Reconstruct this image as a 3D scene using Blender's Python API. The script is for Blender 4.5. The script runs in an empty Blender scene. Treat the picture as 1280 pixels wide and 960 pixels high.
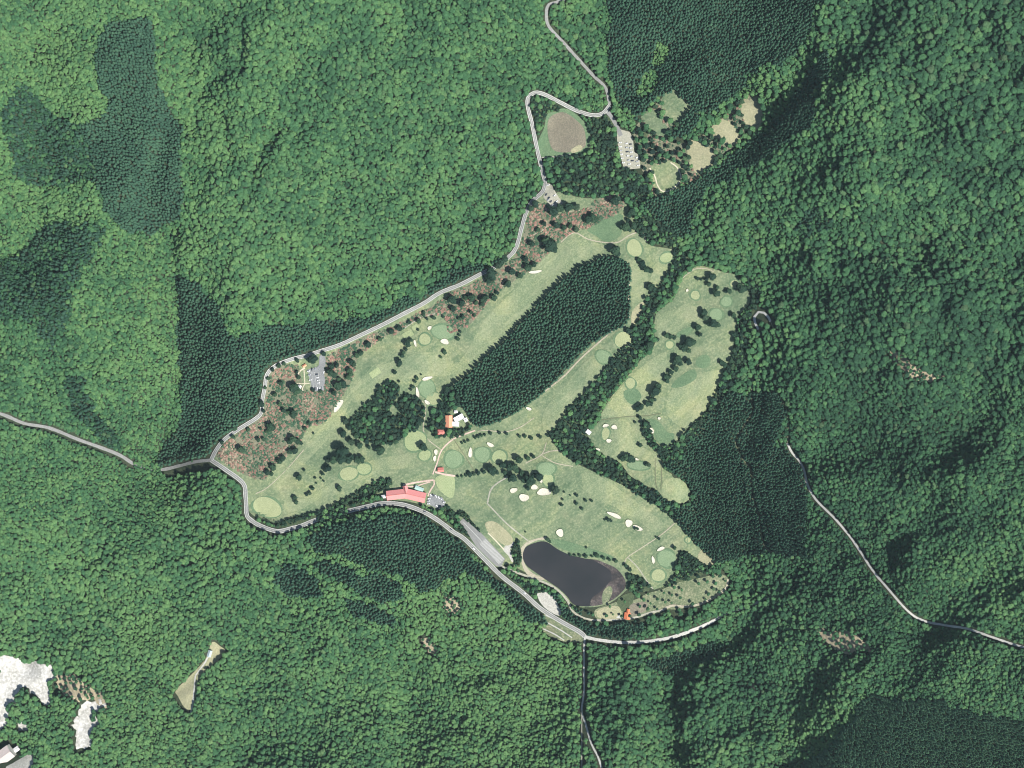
import bpy, bmesh, math, random
import numpy as np
from mathutils import Vector, Matrix
from mathutils.geometry import delaunay_2d_cdt
random.seed(7); rng = np.random.default_rng(11)
SC = bpy.context.scene; COL = SC.collection
R = math.radians
# ------------------------------------------------------------------ camera, world, sun, exposure
FLY = 2200.0                 # flying height above the golf course, metres
GSD = 1.25                   # metres on the ground per photo pixel at height 0
cam = bpy.data.cameras.new('aerial_camera'); cam.sensor_width = 36.0
cam.lens = 36.0 * FLY / (1280 * GSD); cam.clip_start = 5; cam.clip_end = 20000
co = bpy.data.objects.new('aerial_camera', cam); COL.objects.link(co); co.location = (0, 0, FLY)
SC.camera = co
SUN_EL, SUN_AZ = 52.0, 128.0            # elevation, compass azimuth (north is up in the picture)
w = bpy.data.worlds.new('World'); SC.world = w; w.use_nodes = True
nt = w.node_tree; bg = nt.nodes['Background']
sky = nt.nodes.new('ShaderNodeTexSky'); sky.sky_type = 'NISHITA'; sky.sun_disc = False
sky.sun_elevation = R(SUN_EL); sky.sun_rotation = R(SUN_AZ); sky.altitude = 900
nt.links.new(sky.outputs[0], bg.inputs[0]); bg.inputs[1].default_value = 0.075
sl = bpy.data.lights.new('sun', 'SUN'); sl.energy = 4.7; sl.angle = R(0.5); sl.color = (1.0, 0.98, 0.93)
so = bpy.data.objects.new('sun', sl); COL.objects.link(so); so.location = (900, -700, 1500)
sd = Vector((math.sin(R(SUN_AZ)) * math.cos(R(SUN_EL)), math.cos(R(SUN_AZ)) * math.cos(R(SUN_EL)), math.sin(R(SUN_EL))))
so.rotation_euler = sd.to_track_quat('Z', 'Y').to_euler()
vs = SC.view_settings; vs.view_transform = 'Standard'; vs.look = 'None'; vs.exposure = 0.9; vs.gamma = 1
vs.use_curve_mapping = False
SC.render.engine = 'CYCLES'; SC.cycles.max_bounces = 4; SC.cycles.diffuse_bounces = 2; SC.cycles.glossy_bounces = 2
SC.cycles.volume_bounces = 0; SC.cycles.pixel_filter_type = 'BLACKMAN_HARRIS'; SC.cycles.filter_width = 1.05

# ------------------------------------------------------------------ traced map: crops of the aerial survey
CR = dict(A=(600,0,1280/380), B=(560,200,4), C=(720,260,1280/260), D=(400,360,1280/260), E=(200,430,1280/260),
          F=(280,500,4), G=(480,480,1280/260), H=(680,400,1280/260), I=(540,560,1280/260), J=(600,640,4),
          K=(700,560,1280/260), L=(0,760,4), M=(0,480,4), N=(880,360,3.2), O=(960,620,4), Q=(660,740,1280/440),
          S=(280,640,3.2), T=(0,0,3.2), U=(0,220,3.2), V=(880,0,3.2), X=(880,660,3.2), c=(475,590,12.8),
          p=(760,140,12.8), q=(670,220,64/3), h=(540,500,64/3), l=(560,640,12.8), b=(0,900,16), f=(760,740,16), k=(360,440,16))
def Z(crop, *pts):
    x0, y0, s = CR[crop]
    return [(x0 + a / s, y0 + b_ / s) + tuple(r) for a, b_, *r in pts]

def smooth_closed(p, n=4):
    p = np.array([q[:2] for q in p], float); out = []
    m = len(p)
    for i in range(m):
        p0, p1, p2, p3 = p[(i-1) % m], p[i], p[(i+1) % m], p[(i+2) % m]
        for t in np.arange(n) / n:
            out.append(.5*((2*p1)+(-p0+p2)*t+(2*p0-5*p1+4*p2-p3)*t*t+(-p0+3*p1-3*p2+p3)*t**3))
    return np.array(out)
def smooth_open(p, step=4.0):
    p = np.array([q[:2] for q in p], float)
    if len(p) == 2:
        n = max(2, int(np.hypot(*(p[1]-p[0])) / step)); return np.array([p[0]+(p[1]-p[0])*t for t in np.linspace(0, 1, n+1)])
    pe = np.vstack([2*p[0]-p[1], p, 2*p[-1]-p[-2]]); out = []
    for i in range(1, len(pe)-2):
        p0, p1, p2, p3 = pe[i-1], pe[i], pe[i+1], pe[i+2]
        n = max(1, int(np.hypot(*(p2-p1)) / step))
        for t in np.arange(n) / n:
            out.append(.5*((2*p1)+(-p0+p2)*t+(2*p0-5*p1+4*p2-p3)*t*t+(-p0+3*p1-3*p2+p3)*t**3))
    out.append(p[-1]); return np.array(out)
def inside(poly, x, y):
    poly = np.asarray(poly); r = np.zeros(np.shape(x), bool); n = len(poly); j = n-1
    for i in range(n):
        xi, yi = poly[i]; xj, yj = poly[j]
        c = ((yi > y) != (yj > y)) & (x < (xj-xi)*(y-yi)/((yj-yi) if yj != yi else 1e-9)+xi)
        r ^= c; j = i
    return r
def dist_line(line, x, y):
    line = np.asarray(line); d = np.full(np.shape(x), 1e9)
    for a, b_ in zip(line[:-1], line[1:]):
        v = b_-a; L2 = max(v@v, 1e-9)
        t = np.clip(((x-a[0])*v[0]+(y-a[1])*v[1])/L2, 0, 1)
        d = np.minimum(d, np.hypot(x-a[0]-t*v[0], y-a[1]-t*v[1]))
    return d

# ---- clearings (grass areas); forest stands outside them and in the stands listed further down
MAIN = [(312,640),(307,610),(300,598),(285,588),(268,577),(266,570),(280,551),(297,540),(321,525),(328,516),(329,500),(332,485),(336,469),(346,459),
        (366,451),(386,446),(426,433),(456,419),(481,407),(506,394),(531,381),(551,368),(576,358),(601,345),(621,335),(636,324),(646,311),(653,286),
        (658,269),(666,253),(680,241),(700,240),(720,246),(745,248),(775,243),(782,250),(790,268),(801,290),(807,300),(817,308),(842,312),(843,326),
        (830,347),(821,361),(807,374),(799,392),(793,406),(790,416),(791,428),(775,440),(767,452),(757,464),(735,490),(720,502),(706,519),(697,535),
        (690,550),(700,562),(712,574),(726,582),(747,592),(767,601),(785,610),(804,623),(822,633),(846,653),(862,672),(877,686),(892,700),(884,706),
        (862,692),(850,688),(847,700),(844,712),(838,727),(818,737),(800,728),(786,735),(775,745),(760,755),(740,759),(716,757),(700,739),(687,731),
        (670,722),(650,712),(635,705),(628,708),(618,708),(606,696),(594,684),(583,668),(573,652),(560,640),(545,638),(532,632),(505,626),(483,624),
        (470,616),(455,617),(430,627),(405,639),(387,644),(362,650),(345,654),(327,649)]
EAST = [(852,347),(870,333),(889,335),(907,341),(919,343),(929,355),(938,370),(935,382),(923,394),(921,406),(918,425),(914,445),(903,466),(895,489),
        (879,518),(857,538),(847,550),(836,556),(828,572),(829,586),(850,598),(862,612),(861,626),(848,629),(830,623),(822,613),(800,604),(785,592),
        (777,580),(765,572),(753,566),(747,562),(738,550),(734,540),(750,526),(753,514),(765,495),(781,475),(800,451),(812,441),(820,426),(818,418),
        (820,392),(842,374),(848,357)]
MARSH = Z('J',(860,400),(900,390),(1000,350),(1100,330),(1190,310),(1240,330),(1230,380),(1180,420),(1100,460),(1000,485),(930,488),(880,510),(750,535),
          (690,540),(590,538),(575,490),(650,460),(700,445),(770,440),(830,410))
POND = [(651,687),(660,679),(670,676),(682,674),(695,684),(710,692),(730,697),(750,700),(765,706),(779,715),(784,726),(786,735),(775,744),(760,754),(740,758),
        (718,756),(710,747),(700,737),(687,728),(670,716),(655,704)]
FIELD = Z('A',(290,500),(330,475),(370,480),(430,530),(445,580),(440,620),(390,640),(330,640),(300,620),(285,560))
FIELDRIM = [(684,143),(698,136),(713,138),(732,154),(738,172),(735,188),(718,196),(690,197),(678,197),(672,180),(680,160)]
GARDEN = Z('A',(640,560),(690,490),(770,410),(820,390),(885,450),(830,520),(790,575),(800,600),(880,600),(990,530),(1080,440),(1150,408),(1185,440),(1180,520),
           (1100,560),(1085,610),(1000,660),(950,715),(900,765),(850,770),(800,822),(740,825),(700,745),(670,690),(660,610))
NLOT = Z('p',(145,265),(350,320),(400,440),(420,640),(500,690),(520,900),(260,925),(200,720),(145,480))
SLOT = Z('q',(300,190),(420,220),(470,340),(600,560),(720,720),(640,870),(430,850),(300,690),(190,560),(240,420))
WLOT = Z('k',(670,40),(740,60),(760,220),(720,420),(745,560),(722,770),(480,790),(470,660),(395,350),(570,310),(620,260),(630,90))
CLOT = Z('c',(765,420),(830,345),(1000,410),(1045,490),(980,610),(900,575),(755,510))
BLOT = Z('l',(185,155),(260,95),(540,345),(915,750),(850,875),(770,865),(640,740),(450,550),(310,330))
QUARRY = Z('J',(285,400),(320,398),(360,418),(388,460),(405,500),(392,518),(340,492),(300,450))
YARD = Z('l',(880,590),(1020,465),(1065,520),(995,600),(1045,775),(1020,795),(960,690))
ROCK1 = [(-60,815),(0,821),(15,822),(32,827),(50,830),(65,831),(70,842),(62,850),(60,860),(66,877),(57,882),(50,872),(42,867),(30,860),(22,867),(17,882),
         (10,887),(12,905),(5,911),(0,917),(-50,925)]
ROCK2 = [(100,882),(110,880),(122,877),(130,882),(120,892),(122,902),(115,912),(114,930),(97,932),(95,920),(96,910),(92,905),(100,892)]
ROCK3 = [(24,905),(30,902),(35,911),(25,913)]
DRIVE = [(26,948),(40,941),(43,950),(38,962),(36,985),(10,990),(6,962),(16,954)]
KNOLL = Z('L',(1060,170),(1100,190),(1130,220),(1080,270),(1000,340),(985,400),(965,500),(925,500),(890,440),(880,410),(960,330),(1030,250))
BARE = [(1017,782),(1030,787),(1048,790),(1065,790),(1077,800),(1090,812),(1072,814),(1060,819),(1042,809),(1027,797)]
BARE2 = [(1110,440),(1125,438),(1135,450),(1150,462),(1168,470),(1178,468),(1182,474),(1160,479),(1142,474),(1126,462)]
BARE3 = [(921,842),(930,848),(946,858),(944,864),(928,858)]
BARE4 = [(553,750),(566,746),(578,758),(570,768),(556,764)]
BARE5 = [(525,798),(533,797),(548,810),(545,818),(536,814)]
TERR = Z('J',(325,505),(420,555),(512,625),(500,650),(410,645),(315,600))
def grow(p_, k): q_ = np.array(p_, float); c_ = q_.mean(0); return list(map(tuple, c_+(q_-c_)*k))
GL = [grow(g_, 1.28) for g_ in (Z('A',(780,420),(820,395),(860,440),(885,450),(830,510),(790,490)), Z('A',(690,500),(730,475),(780,540),(770,570),(720,540)), Z('A',(735,710),(770,700),(810,690),(845,740),(820,785),(770,805),(740,770)),
      Z('A',(885,620),(920,605),(970,650),(962,700),(920,718),(890,680)), Z('A',(985,545),(1030,512),(1085,570),(1060,602),(1000,580)), Z('A',(1108,435),(1160,415),(1180,480),(1170,525),(1130,530),(1112,480)))]
def jag(p_, amp, step=3.0):
    out = []; p_ = [q[:2] for q in p_]
    for a, b_ in zip(p_, p_[1:]+p_[:1]):
        n = max(1, int(math.hypot(b_[0]-a[0], b_[1]-a[1])/step))
        for i in range(n): out.append((a[0]+(b_[0]-a[0])*i/n+random.uniform(-amp, amp), a[1]+(b_[1]-a[1])*i/n+random.uniform(-amp, amp)))
    return out
ROCK1, ROCK2, ROCK3 = jag(grow(ROCK1, 1.02), 2.6, 4), jag(grow(ROCK2, 1.12), 2.4), jag(grow(ROCK3, 1.2), 1.2)
BARE, BARE2, BARE3, BARE4, BARE5 = jag(BARE, 2.6), jag(BARE2, 2.4), jag(BARE3, 2), jag(BARE4, 2.2), jag(BARE5, 2)
SCRUB = jag([(70,846),(90,841),(102,850),(114,862),(128,864),(136,882),(128,890),(118,874),(100,876),(85,872),(74,862)], 2.4)
clear = [MAIN, EAST, MARSH, POND, FIELDRIM, NLOT, SLOT, QUARRY, ROCK1, ROCK2, ROCK3, DRIVE, KNOLL, TERR]
half_clear = [GARDEN, SCRUB, BARE, BARE2, BARE3, BARE4, BARE5]

# ---- roads: (name, points, width in px, offset, material)
LOOP = [(264,575),(270,563),(280,550),(296,538),(320,523),(327,515),(328,500),(331,485),(334,468),(345,457),(365,449),(385,444),(400,439),(425,431),
        (455,417),(480,405),(505,392),(530,379),(550,366),(575,356),(600,343),(620,333),(635,322),(645,310),(652,285),(657,268),(665,252),(678,240),
        (681,228),(678,215),(674,198),(670,180),(665,155),(660,135),(660,123),(668,116),(680,118),(700,128),(720,138),(740,144),(753,142),(762,132)]
WEST = [(-120,490),(-60,502),(0,517),(30,529),(62,535),(97,549),(125,559),(150,569),(172,582),(200,587),(225,582),(245,577),(264,575)]
SOUTH = [(264,575),(282,587),(304,604),(307,620),(308,635),(309,645),(318,653),(330,659),(347,664),(362,661),(377,657),(400,648),(430,640),(455,634),(480,629),(505,631),(530,640),
         (550,652),(567,665),(581,674),(607,700),(627,720),(654,741),(675,760),(700,776),(725,790),(731,796)]
SEAST = [(731,796),(750,800),(780,803),(815,801),(845,795),(875,784),(892,776)]
SEAST2 = [(892,776),(905,768),(919,763),(940,756),(955,748),(967,744),(971,736),(974,728)]
NORTH = [(762,132),(757,110),(742,95),(722,73),(704,53),(686,33),(683,18),(686,6),(701,1),(740,-20),(760,-60)]
NLINK = [(758,138),(766,149),(772,160),(776,170)]
DOWN = [(731,796),(730,815),(730,840),(730,865),(727,888),(732,905),(739,929),(749,950),(758,985)]
DOWN2 = [(727,888),(727,915),(727,945),(727,985)]
EASTR = [(984,554),(990,566),(999,576),(1005,588),(1008,602),(1014,616),(1022,627),(1033,638),(1046,651),(1067,677),(1090,712),(1110,736),(1135,764),(1155,776),(1185,782),
         (1210,786),(1242,797),(1280,809),(1340,822),(1400,830)]
HAIR = [(963,402),(960,396),(955,391),(948,390),(943,396),(944,404),(948,412)]
GAP1 = [(948,412),(954,435),(955,441),(942,469),(939,491),(939,516),(927,535),(919,551),(927,572),(938,588),(939,616),(947,641),(950,660),(956,684),(966,690)]
GAP2 = [(963,402),(971,422),(972,441),(967,479),(977,500),(983,513),(985,535),(984,554)]
DAM = [(626,707),(632,710),(650,717),(670,724),(687,731),(700,740),(710,752),(717,765),(735,774),(762,775),(792,772),(812,766),(830,762)]
BERM = [(830,761),(840,757),(856,758),(875,755),(895,745),(908,734),(910,724)]
ROADS = [('road',LOOP,4.9,'asphalt'),('road',WEST,4.0,'asphalt'),('road',SOUTH,5.4,'asphalt'),('road',SEAST,4.0,'concrete'),('road',SEAST2,3.0,'concrete'),
         ('road',NORTH,3.7,'asphalt'),('road',NLINK,5.0,'asphalt'),('road',DOWN,2.3,'concrete'),('track',DOWN2,1.8,'gravel'),('road',EASTR,2.7,'concrete'),
         ('road',HAIR,3.0,'concrete'),('track',GAP1,1.3,'soil'),('track',GAP2,1.2,'soil'),('track',DAM,2.6,'gravel'),('track',BERM,3.0,'dirt')]
CARVE = {id(WEST):3.6, id(NORTH):3.0, id(HAIR):4.5, id(SEAST):3.4, id(SEAST2):0.0, id(SOUTH):3.2, id(DOWN):3.6, id(DOWN2):2.6, id(EASTR):3.0, id(GAP1):1.6, id(GAP2):1.6}
PATHS = [('path',[(541,593),(546,580),(552,563),(565,550),(578,544),(594,538)],1.6,'clay'),('path',[(551,562),(535,549),(529,535),(532,516),(531,504),(524,500)],1.2,'dirt'),
         ('path',[(544,590),(556,593),(569,595)],2.4,'clay'),('path',[(567,549),(580,568),(593,589)],1.1,'soil'),
         ('path',[(634,596),(615,610),(609,630)],1.8,'gravel'),('path',[(609,629),(633,654),(660,676)],1.5,'gravel'),
         ('path',[(657,579),(677,568),(683,553)],1.2,'dirt'),('path',[(677,568),(688,564),(701,563)],1.2,'dirt'),('path',[(677,569),(690,577),(699,580),(716,583)],1.0,'dirt'),
         ('path',[(701,303),(711,294),(720,291),(735,299),(755,303),(772,303),(785,295),(795,291),(804,292),(808,303)],1.4,'dirt'),
         ('path',[(780,704),(785,696),(800,686),(817,675),(832,664),(843,654)],1.1,'dirt'),('path',[(785,697),(797,709),(807,724),(816,736)],1.2,'gravel'),
         ('path',[(320,617),(332,611),(345,600),(360,585),(380,562)],1.0,'dirt'),('path',[(505,411),(516,403),(526,397),(540,393),(554,391),(575,388)],1.2,'gravel'),
         ('path',[(660,296),(678,288),(695,272),(710,265),(725,263)],1.2,'dirt'),('path',[(610,666),(620,676),(630,687)],1.4,'sandy'),
         ('path',[(690,208),(700,212)],1,'dirt'),('path',[(677,197),(695,196),(713,193)],1.6,'gravel'),
         ('path',[(261,819),(257,827),(247,841),(244,847),(242,870),(240,885),(236,898)],1.7,'concrete'),
         ('path',[(812,210),(818,219),(822,232),(828,239),(838,238),(848,229),(851,220),(846,209),(838,203)],1.5,'sandy'),
         ('path',[(682,769),(700,777),(717,787),(725,793)],1.5,'concrete'),('path',[(682,777),(700,787),(715,797)],1.4,'concrete'),('path',[(679,786),(692,792),(705,800)],1.4,'concrete'),
         ('path',[(380,462),(380.5,470),(381,480),(378,486),(381,494)],1.2,'sandy'),('path',[(371,479.5),(380,479.5),(387,479)],1.0,'sandy'),('path',[(372,468),(376,463),(381,460)],2.0,'sandy'),
         ('path',[(853,348),(861,341),(870,336),(884,336),(892,340)],1.1,'dirt'),('path',[(680,490),(705,470),(725,449),(745,431),(765,414)],2.0,'dirt'),
         ('path',[(597,539),(610,538),(630,540),(650,534),(668,522)],1.0,'dirt'),('path',[(752,525),(780,521),(805,520),(826,517)],1.0,'soil'),('path',[(787,347),(786,375),(787,398)],1.6,'dirt'),
         ('path',[(504,606.5),(520,603),(542,600)],2.2,'clay'),('path',[(542.5,600),(543,605),(538,613),(535,620)],1.8,'clay'),('path',[(506,609),(520,607.5),(530,604.5),(538,602.5)],1.4,'clay'),
         ('path',[(819,573),(819,590),(820,606),(823,613)],.9,'soil'),('path',[(826,574),(827,595),(826,612)],.9,'soil')]

# ---- stands: (kind, polygon, spacing px, tint)
def P(*a): return list(a)
STANDS = [
 ('cedar',P((760,321),(775,325),(787,331),(787,355),(786,395),(779,407),(764,414),(741,428),(721,447),(700,470),(680,490),(668,499),(642,518),(612,531),(592,531),(587,518),
   (576,508),(566,497),(562,486),(583,470),(603,450),(623,434),(644,413),(660,395),(690,363),(720,338),(748,324)),4.3,.0),
 ('cedar',P((222,345),(228,345),(269,376),(280,405),(294,423),(334,411),(400,403),(437,396),(455,398),(497,377),(530,368),(560,344),(600,330),(630,317),(634,320),(598,340),(573,353),(548,363),(528,376),(503,389),
   (478,402),(453,414),(423,428),(398,436),(383,441),(363,446),(343,454),(331,466),(328,484),(325,500),(324,514),(318,520),(294,535),(277,548),(266,562),(260,571),(225,578),(198,582),(207,555),(222,530),(230,500),(228,470),(225,420)),4.2,.1),
 ('cedar',P((137,31),(175,25),(194,34),(194,87),(209,125),(215,150),(231,162),(225,200),(231,231),(225,269),(212,281),(187,294),(156,287),(137,262),(122,237),(116,187),(106,160),(131,150),(137,125),(122,94),(122,62)),4.2,.15),
 ('mixed',P((22,110),(47,119),(78,153),(106,160),(116,194),(119,225),(87,231),(34,231),(16,194),(6,156)),4.6,-.3),
 ('mixed',P((53,282),(125,282),(128,310),(94,351),(87,395),(75,420),(62,439),(31,395),(-40,395),(-40,330),(0,326),(31,314)),4.6,-.25),
 ('mixed',P((82,475),(105,470),(115,500),(150,560),(120,545),(95,515)),4.8,-.5),
 ('cedar',P((383,674),(411,656),(455,646),(530,643),(552,659),(580,677),(592,699),(580,712),(549,734),(524,737),(505,724),(467,714),(430,698),(386,686)),4.7,.0),
 ('cedar',P((396,696),(430,707),(467,719),(499,732),(496,749),(480,752),(449,737),(405,712)),4.7,.05),
 ('cedar',P((342,727),(361,706),(386,712),(399,731),(386,743)),4.8,.05),('cedar',P((430,746),(442,746),(486,768),(486,787),(442,762)),4.5,.05),
 ('cedar',P((580,709),(592,699),(620,724),(650,747),(680,770),(680,782),(655,771),(624,737)),4.6,-.05),
 ('cedar',P((899,494),(936,491),(967,488),(983,515),(965,547),(967,563),(999,566),(1005,610),(1006,690),(955,690),(903,702),(892,700),(877,686),(862,672),(846,653),(822,633),(804,623),(785,610),
   (787,596),(803,606),(822,616),(832,626),(848,633),(864,628),(866,612),(852,597),(832,585),(830,573),(840,558),(858,540),(880,519)),4.2,-.15),
 ('cedar',P((763,36),(778,-40),(1008,-40),(1005,53),(985,75),(950,90),(920,102),(885,135),(868,143),(848,120),(822,124),(803,140),(790,150),(768,120),(762,74)),4.4,-.1),
 ('cedar',P((1024,75),(1042,62),(1020,125),(1011,162),(974,187),(927,212),(880,237),(880,219),(924,187),(971,147),(1005,100)),4.0,.05),
 ('cedar',P((805,258),(825,246),(852,237),(876,223),(888,231),(867,267),(861,285),(846,299)),4.1,.0),
 ('cedar',P((1080,872),(1155,872),(1192,885),(1290,905),(1390,930),(1390,1070),(960,1070),(985,975),(1005,957),(1036,932),(1067,891)),4.1,.9),
 ('cedar',P((720,760),(745,764),(750,779),(797,777),(800,790),(775,799),(745,796),(718,784),(703,768),(700,758),(690,742),(696,741),(707,757)),4.6,-.1),
 ('cedar',P((818,822),(860,808),(900,805),(880,829),(845,839),(808,836)),4.4,-.2),
 ('cedar',Z('A',(785,590),(840,520),(890,450),(1000,395),(1090,335),(1115,365),(1000,470),(900,525),(830,585)),4.4,-.1),
 ('mixed',P((1010,262),(1035,268),(1040,285),(1000,300),(990,285)),5,-.5),
 ('broad',Z('A',(745,165),(805,215),(735,300),(725,240)),3.6,.9),('broad',Z('A',(660,330),(740,300),(740,390),(670,420)),5,.6),
 # dark round-headed pines on the course
 ('pine',Z('D',(340,640),(420,570),(490,600),(480,670),(430,740),(445,800),(500,760),(470,730),(520,650),(600,680),(640,720),(640,800),(600,860),(500,920),(440,960),(300,950),(200,890),(180,830),(230,770),(280,710),(330,700)),6.0,-.1),
 ('pine',Z('D',(745,660),(800,600),(860,640),(860,720),(800,760),(765,800),(760,850),(740,870),(700,860),(650,870),(690,790),(740,720)),6.0,0),
 ('pine',Z('h',(0,300),(120,260),(300,300),(340,420),(350,560),(330,740),(380,760),(620,740),(800,770),(1000,700),(1060,620),(1000,780),(700,960),(360,960),(0,960)),5.6,0),
 ('pine',Z('F',(490,560),(600,500),(690,440),(790,395),(830,395),(840,420),(760,470),(660,530),(560,565)),4.6,.2),
 ('pine',Z('F',(400,575),(470,560),(640,545),(640,570),(500,600),(420,640),(330,640),(270,630),(300,600)),4.6,.1),
 ('pine',[(842,314),(852,312),(862,318),(856,335),(848,350),(840,362),(826,378),(818,395),(814,415),(808,430),(798,445),(785,465),(768,486),(752,508),(745,525),(732,540),(742,560),(752,570),(768,580),(785,594),(802,606),(822,618),(828,628),(846,640),
   (846,652),(822,632),(804,622),(785,608),(767,600),(747,590),(726,580),(712,573),(706,560),(696,548),(684,546),(697,532),(706,517),(720,500),(735,487),(757,461),(775,438),(790,428),(786,416),(793,406),(801,390),(808,374),(822,360),(831,346),(843,326)],5.4,-.05),
 ('pine',Z('H',(590,640),(640,615),(660,680),(690,760),(720,800),(760,840),(700,810),(630,740)),5.0,0),
 ('pine',Z('H',(700,790),(780,770),(840,740),(900,670),(1000,570),(1060,440),(1110,320),(1160,200),(1200,60),(1180,0),(1230,0),(1260,120),(1200,330),(1100,470),(980,640),(820,850),(740,880)),5.4,0),
 ('pine',[(929,352),(941,368),(938,384),(926,396),(924,410),(932,412),(940,395),(950,375),(946,350),(930,340)],5.4,0),
 ('pine',Z('K',(735,640),(790,650),(850,690),(900,720),(900,760),(840,800),(760,820),(680,840),(600,875),(680,820),(720,750)),5.0,.15),
 ('pine',Z('J',(735,320),(770,310),(830,350),(850,390),(800,400),(750,370)),5.2,.3),('pine',Z('J',(690,430),(760,400),(770,430),(750,480),(720,500),(690,470)),5.2,.1),
 ('pine',[(690,203),(705,195),(735,194),(745,180),(748,160),(765,158),(770,185),(774,210),(795,215),(812,240),(800,262),(790,262),(780,250),(770,240),(740,246),(715,244),(700,240),(690,222)],6.0,.05),
 ('pine',[(664,123),(680,123),(700,134),(694,140),(684,142),(676,155),(670,150)],5,.2),('pine',[(735,150),(765,145),(768,160),(745,180),(740,170)],5.5,.4),
 ('pine',[(802,158),(812,162),(808,172),(803,178)],5,.0),('pine',[(796,290),(812,302),(842,311),(852,305),(840,295),(820,275),(805,266),(795,275)],5.4,.35),
 ('pine',Z('I',(150,390),(200,390),(230,430),(300,520),(360,590),(440,700),(430,690),(340,580),(260,500),(190,430)),3.6,.2),
 ('pine',Z('I',(80,470),(150,400),(170,450),(280,600),(260,590),(170,510)),4.4,.2),('pine',[(549,640),(560,632),(570,645),(573,655),(561,648)],4.4,.3),
 ('pine',[(632,716),(650,722),(670,730),(680,738),(668,742),(650,735)],4.6,.3),('pine',[(640,684),(648,676),(652,700),(645,708)],4.0,.5),
]
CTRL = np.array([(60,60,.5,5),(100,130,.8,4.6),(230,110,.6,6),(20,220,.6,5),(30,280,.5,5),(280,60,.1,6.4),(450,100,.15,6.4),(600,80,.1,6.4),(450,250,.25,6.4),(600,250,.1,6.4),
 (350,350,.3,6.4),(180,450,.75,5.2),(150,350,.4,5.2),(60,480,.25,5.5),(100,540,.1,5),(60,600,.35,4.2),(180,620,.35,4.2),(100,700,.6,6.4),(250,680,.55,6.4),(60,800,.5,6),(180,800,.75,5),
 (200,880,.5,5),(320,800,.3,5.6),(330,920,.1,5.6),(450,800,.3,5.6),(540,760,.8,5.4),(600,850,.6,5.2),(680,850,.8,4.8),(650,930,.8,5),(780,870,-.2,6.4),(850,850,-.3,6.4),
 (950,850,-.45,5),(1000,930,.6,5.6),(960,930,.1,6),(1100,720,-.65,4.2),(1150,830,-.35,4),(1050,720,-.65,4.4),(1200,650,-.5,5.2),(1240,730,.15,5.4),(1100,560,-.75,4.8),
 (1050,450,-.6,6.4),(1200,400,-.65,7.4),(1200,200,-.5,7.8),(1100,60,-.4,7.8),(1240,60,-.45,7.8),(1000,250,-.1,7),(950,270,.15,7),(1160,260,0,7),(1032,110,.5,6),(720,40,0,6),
 (960,430,0,6.4),(930,740,-.1,6),(860,800,.1,6.2),(280,592,.2,6),(823,65,.8,4.5),(900,200,.4,5.5),(1240,860,-.1,4.5),(980,640,-.3,5)], float)  # x, y, tint, spacing; tint paints in slope light and shade besides species tone

# ------------------------------------------------------------------ relief
HX0, HY0, HS = -1800.0, -1800.0, 4.0
gx = np.arange(HX0, 3080+1, HS); gy = np.arange(HY0, 2760+1, HS)
GX, GY = np.meshgrid(gx, gy)
def blur(a, k):
    for ax in (0, 1):
        for _ in range(3):
            c = np.cumsum(np.concatenate([np.repeat(np.take(a, [0], ax), k+1, ax), a, np.repeat(np.take(a, [-1], ax), k, ax)], ax), ax)
            n = a.shape[ax]
            a = (np.take(c, range(2*k+1, 2*k+1+n), ax) - np.take(c, range(0, n), ax)) / (2*k+1)
    return a
def rise(d, h, L): return h * (1 - np.exp(-np.maximum(d, 0) / L))
def gauss(x, y, sx, sy, rot, h):
    c, s = math.cos(R(rot)), math.sin(R(rot)); dx, dy = GX-x, GY-y
    return h*np.exp(-.5*(((dx*c+dy*s)/sx)**2+((-dx*s+dy*c)/sy)**2))
Hm = rise(-.616*(GX-460)-.788*(GY-380), 130, 330) + rise(GX-935, 122, 330) + rise(-.38*(GX-490)+.92*(GY-690), 26, 260) + rise(.3*(GX-730)+.95*(GY-800), 50, 220)
def valley(line, depth, wd):
    global Hm
    line = smooth_open(line, 25); m = (abs(GX-640) < 900) & (abs(GY-480) < 800)
    d = np.full(GX.shape, 1e9); d[m] = dist_line(line, GX[m], GY[m]); Hm = Hm - depth*np.exp(-(d/wd)**2)
valley([(245,30),(238,160),(214,285),(222,345),(226,430),(228,480),(205,575)], 34, 48)
valley([(215,150),(200,205),(190,255),(212,290)], 8, 14)
valley([(216,290),(219,330),(222,370),(224,420),(226,465),(215,510),(205,560)], 9, 6); valley([(303,40),(301,85),(268,100),(255,120)], 7, 7); valley([(281,150),(290,195),(318,214),(330,190),(346,160)], 7, 7); valley([(320,215),(312,240),(300,262)], 6, 6)
valley([(0,326),(35,308),(55,285),(52,262)], 7, 6)
valley([(-60,335),(30,315),(55,280),(60,230),(50,60)], 22, 40)
valley([(940,110),(1030,85),(1100,10),(1150,-60)], 11, 30); valley([(960,330),(1100,300),(1300,340)], 20, 42)
valley([(1000,570),(1150,525),(1330,570)], 20, 42); valley([(1330,690),(1230,730),(1170,780)], 11, 30)
valley([(838,985),(832,890),(845,835),(905,800)], 22, 24); valley([(1010,60),(1000,100),(900,190),(850,250)], 10, 24)
valley([(300,960),(310,850),(350,760),(390,690)], 12, 40); valley([(505,960),(520,850),(470,760)], 10, 35); valley([(960,430),(940,520),(930,580),(950,680)], 6, 12)
Hm *= 1.65
for x_, y_, d_, w_ in ((1197,562,16,15),(1100,572,14,16),(1085,650,14,17),(1225,470,12,16),(1215,60,10,15),(1160,160,10,14),(1075,120,8,14),(1150,330,10,16),(690,860,7,12),(560,880,8,14),(420,860,8,14),(330,850,8,14)): Hm -= gauss(x_, y_, w_*1.5, w_, 25, d_)
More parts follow.
